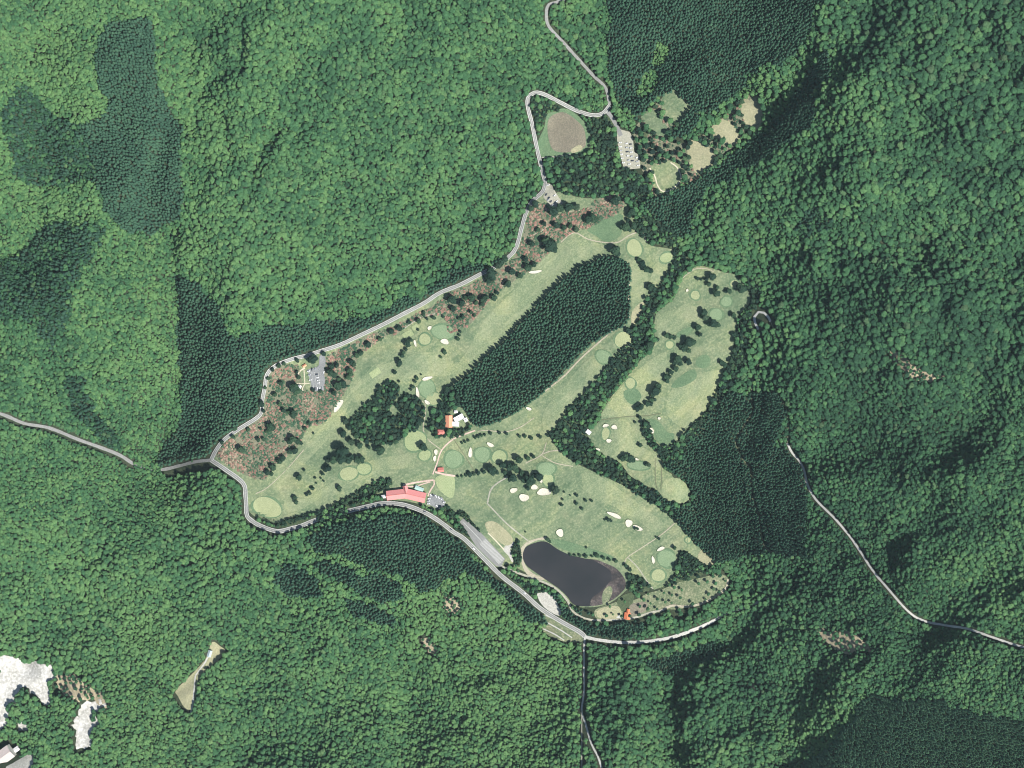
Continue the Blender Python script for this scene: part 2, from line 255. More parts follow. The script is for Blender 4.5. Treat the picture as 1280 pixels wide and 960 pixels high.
Hm += gauss(75,375,34,80,35,26) + gauss(1030,900,30,75,30,9) + gauss(430,700,60,90,75,16) + gauss(590,590-110,1,1,0,0) + gauss(860,-20,60,60,0,15)
def vnoise(scale, seed):
    r = np.random.default_rng(seed).normal(size=(int((gy[-1]-gy[0])/scale)+4, int((gx[-1]-gx[0])/scale)+4))
    fx, fy = (GX-gx[0])/scale, (GY-gy[0])/scale; ix, iy = fx.astype(int), fy.astype(int); tx, ty = fx-ix, fy-iy
    tx, ty = tx*tx*(3-2*tx), ty*ty*(3-2*ty)
    return (r[iy,ix]*(1-tx)+r[iy,ix+1]*tx)*(1-ty)+(r[iy+1,ix]*(1-tx)+r[iy+1,ix+1]*tx)*ty
Hm += 8.0*vnoise(70,1) + 4.2*vnoise(30,2) + 1.3*vnoise(14,4) + 14*vnoise(220,3)
_w = .85*np.exp(-(((GX-1190)/165)**2+((GY-960)/95)**2)**2); _c = Hm[int((930-HY0)/HS), int((1150-HX0)/HS)]; Hm = Hm*(1-_w)+_c*_w
cm = (abs(GX-640) < 800) & (abs(GY-480) < 600)
Gm = np.zeros(GX.shape)
for p_ in (MAIN, EAST, MARSH, POND, FIELDRIM, GARDEN, NLOT, CLOT):
    m = np.zeros(GX.shape, bool); m[cm] = inside(p_, GX[cm], GY[cm]); Gm[m] = 1
Gm = np.clip(blur(Gm, 5)*2.0, 0, 1); Gm = Gm*Gm*(3-2*Gm)
gentle = 1.6*vnoise(60,5) + .9*vnoise(26,6)
near = np.exp(-(((GX-720)/110)**2+((GY-715)/75)**2)**2)
Gw = np.clip(blur(Gm, 5)*1.6, 0, 1)
Hm = Hm - (1.3*1.65*vnoise(14,4)+3.6*1.65*vnoise(30,2))*Gw
HT = Hm*(1-Gm) + gentle*(1-near)*Gm
rm = np.zeros(GX.shape)                      # road beds are graded smooth across the slope
for nm_, l_, wd_, m_ in ROADS:
    l_ = smooth_open(l_, 8); bb = (GX > l_[:,0].min()-14) & (GX < l_[:,0].max()+14) & (GY > l_[:,1].min()-14) & (GY < l_[:,1].max()+14)
    d_ = np.full(GX.shape, 1e9); d_[bb] = dist_line(l_, GX[bb], GY[bb]); rm = np.maximum(rm, np.clip((13-d_)/6, 0, 1))
HT = HT*(1-rm)+blur(HT, 3)*rm
m = np.zeros(GX.shape, bool); m[cm] = inside(POND, GX[cm], GY[cm]); pm = blur(m.astype(float), 1)
HT = HT - 1.6*np.clip(pm*2-.7, 0, 1)
def hgt(px, py):
    fx = np.clip((np.asarray(px, float)-HX0)/HS, 0, len(gx)-1.001); fy = np.clip((np.asarray(py, float)-HY0)/HS, 0, len(gy)-1.001)
    ix, iy = fx.astype(int), fy.astype(int); tx, ty = fx-ix, fy-iy
    return (HT[iy,ix]*(1-tx)+HT[iy,ix+1]*tx)*(1-ty)+(HT[iy+1,ix]*(1-tx)+HT[iy+1,ix+1]*tx)*ty
def ground(px, py, off=0.0):
    """survey coordinates -> point of the relief (the survey is rectified for the height of the land)"""
    z = hgt(px, py); s = GSD*(1-z/FLY)
    return np.stack([(np.asarray(px, float)-640)*s, (480-np.asarray(py, float))*s, z+off], -1)

# ------------------------------------------------------------------ materials
def newmat(name, rough=.9, spec=.2):
    m = bpy.data.materials.new(name); m.use_nodes = True; n = m.node_tree
    b = n.nodes['Principled BSDF']; b.inputs['Roughness'].default_value = rough; b.inputs['Specular IOR Level'].default_value = spec
    return m, n, b
def ramp(n, fac, stops):
    r = n.nodes.new('ShaderNodeValToRGB'); e = r.color_ramp.elements
    while len(e) < len(stops): e.new(.5)
    for el, (p_, c) in zip(e, stops): el.position = p_; el.color = (*c, 1)
    n.links.new(fac, r.inputs[0]); return r.outputs[0]
def noise(n, scale, detail=3, rough=.6, vec=None, dist=0):
    t = n.nodes.new('ShaderNodeTexNoise'); t.inputs['Scale'].default_value = scale; t.inputs['Detail'].default_value = detail
    t.inputs['Roughness'].default_value = rough; t.inputs['Distortion'].default_value = dist
    if vec is None:
        g = n.nodes.new('ShaderNodeNewGeometry'); vec = g.outputs['Position']
    n.links.new(vec, t.inputs['Vector']); return t.outputs['Fac']
def mix(n, fac, a, b_, mode='MIX'):
    x = n.nodes.new('ShaderNodeMix'); x.data_type = 'RGBA'; x.blend_type = mode
    for s, v in ((0, fac), (6, a), (7, b_)):
        if hasattr(v, 'links'): n.links.new(v, x.inputs[s])
        elif s == 0: x.inputs[0].default_value = v
        else: x.inputs[s].default_value = (*v, 1)
    return x.outputs[2]
def math_(n, op, a, b_=0.0, c=0.0):
    x = n.nodes.new('ShaderNodeMath'); x.operation = op
    for i, v in enumerate((a, b_, c)):
        if hasattr(v, 'links'): n.links.new(v, x.inputs[i])
        else: x.inputs[i].default_value = v
    return x.outputs[0]
def ground_mat(name, lo, mid, hi, s1=.02, s2=.35, rough=.95, streak=None, bump=.3):
    # colour, grain and wear of one kind of ground
    m, n, b = newmat(name, rough, .15)
    c = ramp(n, noise(n, s1, 5, .65), [(.3, lo), (.5, mid), (.7, hi)])
    f = noise(n, s2, 3, .7); c = mix(n, .55, c, ramp(n, f, [(.3, tuple(v*.55 for v in mid)), (.5, mid), (.72, tuple(min(1, v*1.45) for v in hi))]))
    if streak:
        g = n.nodes.new('ShaderNodeNewGeometry'); mp = n.nodes.new('ShaderNodeMapping'); mp.inputs['Scale'].default_value = (.014, .15, .1); m0 = n.nodes.new('ShaderNodeMapping'); m0.inputs['Rotation'].default_value = (0, 0, R(-streak[0]))
        n.links.new(g.outputs['Position'], m0.inputs['Vector']); n.links.new(m0.outputs[0], mp.inputs['Vector']); sf = noise(n, 1.0, 3, .6, mp.outputs[0])
        c = mix(n, ramp(n, sf, [(.42, (0,0,0)), (.62, (streak[1],)*3)]), c, tuple(min(1, v*1.3) for v in hi))
    if streak: c = mix(n, 1.0, c, ramp(n, noise(n, .009, 4, .7, None, 1.2), [(.34, (.68,.77,.78)), (.5, (1,1,1)), (.66, (1.28,1.18,1.07))]), 'MULTIPLY')
    n.links.new(c, b.inputs['Base Color'])
    bp = n.nodes.new('ShaderNodeBump'); bp.inputs['Strength'].default_value = bump; bp.inputs['Distance'].default_value = .4
    n.links.new(f, bp.inputs['Height']); n.links.new(bp.outputs[0], b.inputs['Normal'])
    return m
MT = {}
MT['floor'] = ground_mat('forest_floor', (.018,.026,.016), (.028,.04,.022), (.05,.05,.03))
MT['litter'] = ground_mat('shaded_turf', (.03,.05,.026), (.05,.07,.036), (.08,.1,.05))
MT['rough'] = ground_mat('rough_turf', (.066,.114,.06), (.112,.154,.084), (.214,.22,.13), .03, .3, streak=(35,.2))
MT['fair'] = ground_mat('fairway_turf', (.108,.152,.08), (.149,.187,.102), (.228,.234,.14), .03, .45, streak=(40,.22))
MT['lush'] = ground_mat('lush_turf', (.062,.112,.06), (.088,.142,.076), (.125,.17,.092), .04, .5)
MT['tee'] = ground_mat('tee_turf', (0.185,0.228,0.116), (0.220,0.262,0.135), (0.270,0.290,0.156), .06, .7)
MT['green'] = ground_mat('putting_turf', (0.125,0.182,0.101), (0.147,0.204,0.114), (0.173,0.228,0.130), .08, .8)
MT['pale'] = ground_mat('pale_putting_turf', (0.202,0.230,0.121), (0.230,0.255,0.137), (0.269,0.286,0.157), .08, .8)
MT['azground'] = ground_mat('shrub_garden_turf', (.07,.098,.058), (.125,.135,.086), (.22,.185,.13), .05, .5)
MT['marsh'] = ground_mat('marsh_grass', (.05,.09,.045), (.115,.14,.078), (.27,.25,.16), .05, .35)
MT['meadow'] = ground_mat('dry_lawn', (0.169,0.188,0.100), (0.231,0.225,0.138), (0.312,0.288,0.181), .05, .6)
MT['brown'] = ground_mat('bare_pitch', (.11,.095,.075), (.15,.135,.1), (.19,.17,.12), .04, .5)
MT['sand'] = ground_mat('bunker_sand', (.39,.355,.285), (.47,.435,.35), (.54,.505,.415), .1, .9)
MT['rock'] = ground_mat('pale_rock', (.11,.115,.09), (.37,.355,.32), (.56,.545,.51), .06, .25, bump=.9)
MT['whitesoil'] = ground_mat('white_gravel', (0.274,0.263,0.230), (0.338,0.328,0.288), (0.403,0.389,0.346), .05, .5)
MT['asphalt'] = ground_mat('worn_asphalt', (0.143,0.143,0.136), (0.177,0.177,0.167), (0.211,0.211,0.201), .05, .8)
MT['lot'] = ground_mat('car_park_asphalt', (0.136,0.140,0.140), (0.170,0.174,0.174), (0.212,0.217,0.212), .06, .7)
MT['concrete'] = ground_mat('pale_concrete', (0.296,0.296,0.266), (0.355,0.348,0.318), (0.414,0.407,0.370), .05, .8)
MT['gravel'] = ground_mat('gravel_track', (0.216,0.216,0.168), (0.272,0.264,0.208), (0.336,0.320,0.264), .06, .7)
MT['dirt'] = ground_mat('dirt_track', (0.218,0.200,0.137), (0.285,0.260,0.189), (0.361,0.330,0.252), .06, .7)
MT['soil'] = ground_mat('overgrown_track', (.07,.09,.05), (.11,.12,.07), (.16,.16,.1), .06, .7)
MT['clay'] = ground_mat('red_paving', (0.357,0.260,0.210), (0.425,0.320,0.263), (0.476,0.380,0.315), .06, .9)
MT['sandy'] = ground_mat('sandy_path', (0.360,0.324,0.225), (0.450,0.405,0.297), (0.504,0.468,0.360), .06, .9)
MT['paint'] = ground_mat('road_paint', (0.413,0.413,0.375), (0.488,0.488,0.450), (0.562,0.562,0.525), .2, .9)
MT['bare'] = ground_mat('landslip_soil', (0.170,0.145,0.093), (0.272,0.230,0.153), (0.357,0.306,0.212), .06, .4)
def water():
    m, n, b = newmat('pond_water', .12, .5)
    c = ramp(n, noise(n, .012, 3, .5), [(.35, (.018,.019,.019)), (.65, (.03,.028,.028))]); n.links.new(c, b.inputs['Base Color'])
    bp = n.nodes.new('ShaderNodeBump'); bp.inputs['Strength'].default_value = .08; bp.inputs['Distance'].default_value = .05
    n.links.new(noise(n, .6, 3), bp.inputs['Height']); n.links.new(bp.outputs[0], b.inputs['Normal']); return m
MT['water'] = water()
MT['weed0'] = ground_mat('floating_weed', (.04,.034,.032), (.07,.056,.054), (.12,.105,.085), .05, .4, .5)
def weed():
    m = MT['weed0']; n = m.node_tree; b = n.nodes['Principled BSDF']; m.name = 'floating_weed'
    tr = n.nodes.new('ShaderNodeBsdfTransparent'); ms = n.nodes.new('ShaderNodeMixShader')
    a = ramp(n, noise(n, .045, 6, .75), [(.4, (.12,.12,.12)), (.58, (.95,.95,.95))])
    n.links.new(a, ms.inputs[0]); n.links.new(tr.outputs[0], ms.inputs[1]); n.links.new(b.outputs[0], ms.inputs[2]); n.links.new(ms.outputs[0], n.nodes['Material Output'].inputs[0]); return m
MT['weed'] = weed()
def leaf(name, dark, mid, light, patch, spread=1.0, odd=.3):
    m, n, b = newmat(name, .75, .12)
    oi = n.nodes.new('ShaderNodeObjectInfo'); at = n.nodes.new('ShaderNodeAttribute'); at.attribute_type = 'INSTANCER'; at.attribute_name = 'tint'
    pf = noise(n, patch, 3, .6)
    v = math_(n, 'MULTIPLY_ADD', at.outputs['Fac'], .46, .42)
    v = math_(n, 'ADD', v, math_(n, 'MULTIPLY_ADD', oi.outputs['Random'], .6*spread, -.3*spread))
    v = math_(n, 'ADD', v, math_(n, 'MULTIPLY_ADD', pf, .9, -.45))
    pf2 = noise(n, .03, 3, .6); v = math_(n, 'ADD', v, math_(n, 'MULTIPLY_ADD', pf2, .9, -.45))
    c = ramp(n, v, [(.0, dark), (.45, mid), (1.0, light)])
    # single crowns of another hue (greyish, yellowish)
    h = math_(n, 'FRACT', math_(n, 'MULTIPLY', oi.outputs['Random'], 37.7))
    c = mix(n, ramp(n, h, [(.955, (0,0,0)), (.965, (odd,odd,odd))]), c, (light[0]*1.25, light[1]*.86, light[2]*1.1))
    f = noise(n, 1.1, 2, .6)
    c = mix(n, 1.0, c, ramp(n, f, [(.3, (.5,.5,.52)), (.52, (1,1,1)), (.72, (1.55,1.5,1.35))]), 'MULTIPLY')
    n.links.new(c, b.inputs['Base Color'])
    tr = n.nodes.new('ShaderNodeBsdfTranslucent'); n.links.new(c, tr.inputs[0])
    ms = n.nodes.new('ShaderNodeMixShader'); ms.inputs[0].default_value = .3
    n.links.new(b.outputs[0], ms.inputs[1]); n.links.new(tr.outputs[0], ms.inputs[2]); n.links.new(ms.outputs[0], n.nodes['Material Output'].inputs[0])
    return m
MT['broad'] = leaf('broadleaf_foliage', (.027,.077,.041), (.056,.148,.065), (.124,.242,.09), .009)
MT['cedar'] = leaf('cedar_foliage', (.033,.084,.056), (.05,.119,.076), (.077,.164,.093), .01, .6, 0.0)
MT['pine'] = leaf('pine_foliage', (.014,.036,.028), (.024,.056,.036), (.055,.11,.054), .01, .7)
def azalea():
    m, n, b = newmat('azalea_foliage', .8, .1)
    oi = n.nodes.new('ShaderNodeObjectInfo'); pf = noise(n, .022, 4, .65)
    v = math_(n, 'ADD', oi.outputs['Random'], math_(n, 'MULTIPLY_ADD', pf, 2.6, -1.35))
    c = ramp(n, v, [(.0, (.03,.07,.04)), (.42, (.06,.10,.055)), (.5, (.13,.12,.08)), (.62, (.16,.1,.075)), (.82, (.235,.13,.10)), (1, (.25,.2,.14))])
    n.links.new(c, b.inputs['Base Color']); return m
MT['azalea'] = azalea()
def plain(name, col, rough=.7, spec=.3, var=.12, metal=0):
    m, n, b = newmat(name, rough, spec); b.inputs['Metallic'].default_value = metal
    f = noise(n, .9, 4, .7)
    n.links.new(ramp(n, f, [(.3, tuple(v*(1-var) for v in col)), (.7, tuple(min(1, v*(1+var)) for v in col))]), b.inputs['Base Color']); return m
MT['bark'] = plain('bark', (.09,.07,.05), .9, .1)
MT['roofred'] = plain('pink_red_roofing', (.56,.215,.2), .7, .2, .12)
MT['roofred2'] = plain('brick_red_roofing', (.48,.16,.13), .7, .2)
MT['rooforange'] = plain('orange_roofing', (.62,.27,.16), .7, .2)
MT['roofrust'] = plain('rust_orange_roofing', (.5,.15,.07), .7, .2, .25)
MT['roofwhite'] = plain('white_roofing', (.56,.55,.54), .6, .3, .08)
MT['roofgrey'] = plain('grey_pink_roofing', (.42,.36,.33), .8, .2, .15)
MT['roofteal'] = plain('pale_teal_roofing', (.3,.42,.38), .6, .3)
MT['slate'] = plain('grey_blue_roofing', (.3,.36,.38), .6, .3)
MT['wall'] = plain('cream_wall', (.6,.56,.48), .85, .2)
MT['glass'] = plain('window_glass', (.03,.04,.05), .1, .5)
MT['timber'] = plain('timber', (.2,.13,.08), .8, .2)
MT['carwhite'] = plain('white_car_paint', (.62,.62,.61), .3, .5, .02)
MT['carsilver'] = plain('silver_car_paint', (.45,.46,.47), .3, .5, .02, .3)
MT['cardark'] = plain('dark_car_paint', (.03,.035,.05), .3, .5, .02)
MT['carred'] = plain('red_car_paint', (.4,.04,.04), .3, .5, .02)
MT['tyre'] = plain('tyre_rubber', (.02,.02,.02), .9, .1)

# ------------------------------------------------------------------ object helpers
def tag(o, label=None, cat=None, group=None, kind=None):
    if label: o['label'] = label
    if cat: o['category'] = cat
    if group: o['group'] = group
    if kind: o['kind'] = kind
    return o
def link(name, me, mat=None, parent=None):
    if mat is not None:
        me.materials.clear(); me.materials.append(mat)
    o = bpy.data.objects.new(name, me); COL.objects.link(o)
    if parent: o.parent = parent
    return o
def empty(name, loc, rz=0.0):
    o = bpy.data.objects.new(name, None); COL.objects.link(o); o.location = loc; o.rotation_euler = (0, 0, rz); o.empty_display_size = 1; return o
def mesh(name, v, f):
    me = bpy.data.meshes.new(name); me.from_pydata([tuple(map(float, q)) for q in v], [], [tuple(map(int, q)) for q in f]); me.update(); return me
def sheet(name, poly, mat, off, step=8, smooth=4, kind='structure', flat=None, bowl=None, parent=None, hole=None):
    p = smooth_closed(poly, smooth) if smooth else np.array([q[:2] for q in poly], float)
    # drop near-duplicate points
    keep = [0]
    for i in range(1, len(p)):
        if np.hypot(*(p[i]-p[keep[-1]])) > .15: keep.append(i)
    p = p[keep]
    x0, y0 = p.min(0); x1, y1 = p.max(0)
    X, Y = np.meshgrid(np.arange(math.ceil(x0/4)*4, x1, 4) if step >= 4 else np.arange(x0+step/2, x1, step), np.arange(math.ceil(y0/4)*4, y1, 4) if step >= 4 else np.arange(y0+step/2, y1, step)); X, Y = X.ravel(), Y.ravel(); step = min(step, 4)
    ok = inside(p, X, Y)
    if ok.any():
        ok &= dist_line(np.vstack([p, p[:1]]), X, Y) > step*.35
    ip = np.stack([X[ok], Y[ok]], -1); allp = np.vstack([p, ip]) if len(ip) else p
    vv = [Vector((float(a), float(-b_))) for a, b_ in allp]; n = len(p)
    edges = [(i, (i+1) % n) for i in range(n)]
    r = delaunay_2d_cdt(vv, edges, [list(range(n))[::-1]], 1, 1e-4)
    q = np.array([(v.x, -v.y) for v in r[0]])
    if flat is not None:
        s = GSD*(1-flat/FLY); w3 = np.stack([(q[:,0]-640)*s, (480-q[:,1])*s, np.full(len(q), flat)], -1)
    else: w3 = ground(q[:,0], q[:,1], off)
    if bowl:
        d = dist_line(np.vstack([p, p[:1]]), q[:,0], q[:,1]); w3[:,2] -= bowl*np.clip(d/1.5, 0, 1)
    faces = []
    for f in r[2]:
        a, b_, c = (w3[i] for i in f[:3])
        faces.append(f if ((b_[0]-a[0])*(c[1]-a[1])-(b_[1]-a[1])*(c[0]-a[0])) > 0 else f[::-1])
    o = link(name, mesh(name, w3, faces), mat, parent)
    if kind: o['kind'] = kind
    return o
def ribbon(name, line, wpx, mat, off, kind='structure', shift=0.0, step=4, parent=None, wob=.06):
    l = smooth_open(line, step); d = np.gradient(l, axis=0); d /= np.maximum(np.hypot(d[:,0], d[:,1])[:,None], 1e-9); nn = np.stack([-d[:,1], d[:,0]], -1)
    wv = wpx*(1+wob*rng.normal(size=len(l)))[:,None]*.5
    c = l+nn*shift; a = ground(*(c-nn*wv).T, off); m_ = ground(*c.T, off); b_ = ground(*(c+nn*wv).T, off)
    v = np.stack([a, m_, b_], 1).reshape(-1, 3); f = []
    for i in range(len(l)-1):
        for j in (0, 1):
            q = (3*i+j, 3*i+j+1, 3*i+j+4, 3*i+j+3); A, B, C_ = v[q[0]], v[q[1]], v[q[2]]
            f.append(q if ((B[0]-A[0])*(C_[1]-A[1])-(B[1]-A[1])*(C_[0]-A[0])) > 0 else q[::-1])
    o = link(name, mesh(name, v, f), mat, parent)
    if kind: o['kind'] = kind
    return o
def ellipse(x, y, rx, ry, rot=0, n=18, jag=.05):
    out = []
    c, s = math.cos(R(rot)), math.sin(R(rot)); ph = random.random()*6
    for i in range(n):
        t = 2*math.pi*i/n; k = 1+jag*math.sin(2*t+ph)+jag*math.sin(3*t+2*ph)
        a, b_ = rx*k*math.cos(t), ry*k*math.sin(t); out.append((x+a*c+b_*s, y-a*s+b_*c))
    return out

# ------------------------------------------------------------------ terrain
core_x = np.arange(-120, 1400+1, 4.0); core_y = np.arange(-120, 1080+1, 4.0)
tx = np.concatenate([np.arange(-1800, -120, 40.0), core_x, np.arange(1440, 3080, 40.0)]); ty = np.concatenate([np.arange(-1800, -120, 40.0), core_y, np.arange(1120, 2760, 40.0)])
TX, TY = np.meshgrid(tx, ty); tv = ground(TX.ravel(), TY.ravel()); nx, ny = len(tx), len(ty)
ii = np.arange(nx*ny).reshape(ny, nx)
tf = np.stack([ii[1:,:-1].ravel(), ii[1:,1:].ravel(), ii[:-1,1:].ravel(), ii[:-1,:-1].ravel()], -1)
gme = bpy.data.meshes.new('ground'); gme.from_pydata(tv.tolist(), [], tf.tolist()); gme.update(); gme.shade_smooth()
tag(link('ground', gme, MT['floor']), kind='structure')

# ------------------------------------------------------------------ grass, bare ground, water
o1, o2, o3, o4, o5, o6 = .30, .48, .64, .80, .94, 1.08
sheet('rough', MAIN, MT['rough'], o1, 6, 2); sheet('rough', EAST, MT['rough'], o1, 6, 2); sheet('marsh', MARSH, MT['marsh'], o1+.05, 6, 3)
sheet('playing_field', FIELDRIM, MT['lush'], o1); sheet('pitch', FIELD, MT['brown'], o2)
sheet('garden_lawn', GARDEN, MT['azground'], o1, 6, 2)
for p_ in GL[:3]:
    sheet('lawn', p_, MT['rough'], o2, 4)
for p_ in GL[3:]:
    sheet('lawn', p_, MT['meadow'], o2, 4)
AZ = [Z('B',(420,240),(480,215),(520,265),(600,262),(700,240),(780,165),(870,155),(895,200),(850,262),(760,312),(700,342),(640,352),(560,402),(500,465),(400,560),(320,612),(200,700),(100,800),(0,870),(0,670),(100,630),(220,560),(330,490),(370,390),(400,290)),
      Z('D',(780,160),(880,40),(1000,-20),(1110,-20),(985,150),(900,245),(830,222),(770,195)),
      Z('E',(660,190),(720,140),(850,130),(880,270),(960,290),(1080,290),(1065,360),(985,470),(905,520),(865,600),(820,665),(700,745),(650,835),(520,805),(340,690),(385,615),(470,565),(490,515),(640,420),(640,300)),
      Z('D',(30,430),(150,365),(260,305),(470,235),(400,300),(270,390),(225,450),(200,560),(60,790),(-20,850),(-60,800),(10,700),(30,560))]
AZ.append(Z('D',(440,245),(540,190),(700,105),(790,50),(800,150),(700,172),(600,195),(530,235),(480,280),(440,300)))
for p_ in AZ: sheet('shrub_garden', p_, MT['azground'], o2, 6, 2)
FAIR = [(Z('B',(560,420),(640,395),(760,420),(790,445),(690,500),(560,580),(440,700),(330,820),(230,930),(190,990),(60,1010),(100,950),(180,800),(330,650),(450,520)),'fair'),
        ([(570,455),(600,430),(585,455),(560,470),(538,470),(505,475),(480,490),(455,500),(440,500),(465,465),(500,448),(540,440)],'fair'),
        ([(440,500),(425,530),(395,565),(370,590),(350,612),(342,605),(372,572),(400,535),(425,505),(455,470),(470,455),(490,460),(470,478)],'fair'),
        (Z('F',(660,330),(780,290),(900,270),(940,240),(1040,270),(1030,310),(960,300),(940,335),(800,350),(690,400),(560,440),(400,540),(320,560),(300,520),(420,480),(560,400)),'fair'),
        (Z('H',(800,420),(920,370),(960,330),(1100,312),(1060,430),(980,560),(870,660),(830,650),(770,600),(750,540),(770,460)),'fair'),
        (Z('C',(500,770),(508,665),(610,620),(680,590),(750,620),(760,680),(720,700),(640,740),(600,780),(520,790)),'fair'),
        (Z('H',(360,595),(370,550),(530,350),(700,215),(755,215),(740,330),(620,470),(600,520),(520,590)),'fair'),
        (Z('H',(400,700),(370,640),(430,615),(520,620),(540,740),(620,790),(720,850),(715,930),(600,850),(480,830),(430,860),(360,820)),'fair'),
        (Z('H',(0,690),(0,560),(130,400),(240,270),(330,200),(400,180),(420,240),(330,340),(230,440),(120,560),(60,660)),'fair'),
        (Z('K',(640,200),(740,190),(790,260),(760,310),(690,325),(635,305)),'fair'),
        (Z('K',(150,150),(260,180),(400,280),(560,400),(640,470),(590,520),(470,440),(330,360),(200,300),(140,230)),'fair'),
        (Z('C',(480,300),(520,270),(590,290),(580,340),(500,460),(450,470),(470,400),(500,350)),'fair'),
        (Z('C',(345,330),(430,330),(440,480),(400,590),(370,700),(345,710),(340,560),(325,460)),'fair'),
        (Z('H',(490,440),(560,420),(600,470),(560,520),(510,500)),'lush'),(Z('H',(780,410),(860,330),(925,305),(935,360),(850,410)),'lush'),
        (Z('H',(820,80),(900,40),(920,60),(870,100),(830,110)),'lush'),(Z('B',(700,340),(860,270),(870,330),(860,380),(800,410),(740,380)),'lush'),
        (Z('H',(620,620),(700,620),(760,690),(800,700),(790,760),(720,770),(680,720)),'lush'),(Z('I',(700,560),(800,620),(900,650),(1100,690),(1100,660),(950,610),(820,570)),'lush'),
        (Z('I',(330,460),(400,460),(500,560),(450,600),(350,520)),'meadow'),(Z('I',(30,175),(135,175),(130,300),(80,290),(30,230)),'tee'),
        (Z('J',(1110,190),(1180,240),(1160,270),(1090,240)),'meadow'),(Z('A',(420,610),(430,630),(390,645),(385,630)),'meadow'),
        (Z('C',(345,640),(400,580),(420,600),(385,690),(345,720)),'meadow'),(Z('J',(750,465),(830,450),(830,490),(760,520)),'brown'),(Z('J',(595,485),(690,470),(700,530),(595,530)),'meadow')]
for i, (p_, m_) in enumerate(FAIR): sheet('fairway' if m_ == 'fair' else 'turf', p_, MT[m_], o2+.05+.004*i, 6, 4)
for p_, m_ in ((QUARRY,'whitesoil'),(YARD,'whitesoil'),(ROCK1,'rock'),(ROCK2,'rock'),(ROCK3,'rock'),(DRIVE,'whitesoil'),(KNOLL,'meadow'),(SCRUB,'bare'),(BARE,'bare'),(BARE2,'bare'),(BARE3,'bare'),(BARE4,'bare'),(BARE5,'bare'),(TERR,'marsh')):
    sheet('clearing', p_, MT[m_], o1+.06, 4, 3)
for p_ in (Z('f',(160,520),(210,460),(270,470),(300,525)),): sheet('paving', p_, MT['concrete'], o4, 3, 0)
for p_, m_, nm in ((NLOT,'gravel','car_park'),(SLOT,'gravel','car_park'),(WLOT,'lot','car_park'),(CLOT,'lot','car_park'),(BLOT,'asphalt','car_park')): sheet(nm, p_, MT[m_], o4, 4, 0)
sheet('pond', POND, MT['water'], 0, 6, 4, flat=-.35)
sheet('pond_weed', Z('J',(570,241),(600,243),(660,268),(718,303),(733,345),(742,378),(700,415),(640,455),(600,470),(555,470),(560,430),(610,390),(650,345),(655,300),(620,270)), MT['weed'], 0, 5, 4, flat=-.30)
sheet('pond_weed', Z('J',(610,430),(620,390),(650,370),(662,400),(640,450),(618,468)), MT['marsh'], 0, 4, 4, flat=-.22)
sheet('mud_bank', Z('I',(540,640),(560,600),(600,570),(700,545),(715,560),(650,568),(600,590),(575,610),(558,660),(575,720),(620,770),(690,800),(680,812),(600,790),(560,735)), MT['dirt'], o3, 3, 3)
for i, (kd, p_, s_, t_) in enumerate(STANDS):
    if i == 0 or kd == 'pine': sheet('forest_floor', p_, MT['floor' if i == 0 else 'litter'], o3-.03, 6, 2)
# ------------------------------------------------------------------ roads and paths
for k_, (nm, l, wd, m_) in enumerate(ROADS): ribbon(nm, l, wd, MT[m_], o4+.01*k_)
for k_, (nm, l, wd, m_) in enumerate(PATHS): ribbon(nm, l, wd, MT[m_], o3+.004*k_, step=3)
for l, wd in ((LOOP,4.9),(SOUTH,5.4)):
    for s in (-1, 1): ribbon('road_edge_line', l, .42, MT['paint'], o6, shift=s*wd*.41)
    ribbon('road_centre_line', l, .22, MT['paint'], o6)
a_ = np.array(Z('l',(225,125),(880,815)))
for t in np.linspace(-4.2, 4.2, 8):
    d = (a_[1]-a_[0])/np.hypot(*(a_[1]-a_[0])); n_ = np.array([-d[1], d[0]])
    l0, l1 = (.5, .97) if abs(t) > 1.6 or t < 0 else (.04, .97)
    ribbon('parking_line', [tuple(a_[0]+(a_[1]-a_[0])*l0+n_*t), tuple(a_[0]+(a_[1]-a_[0])*l1+n_*t)], .35, MT['paint'], o6, wob=0)
for t in (386, 389.5, 393.2, 397.6): ribbon('parking_line', [(t, 465), (t+2.5, 484)], .2, MT['paint'], o6, wob=0)

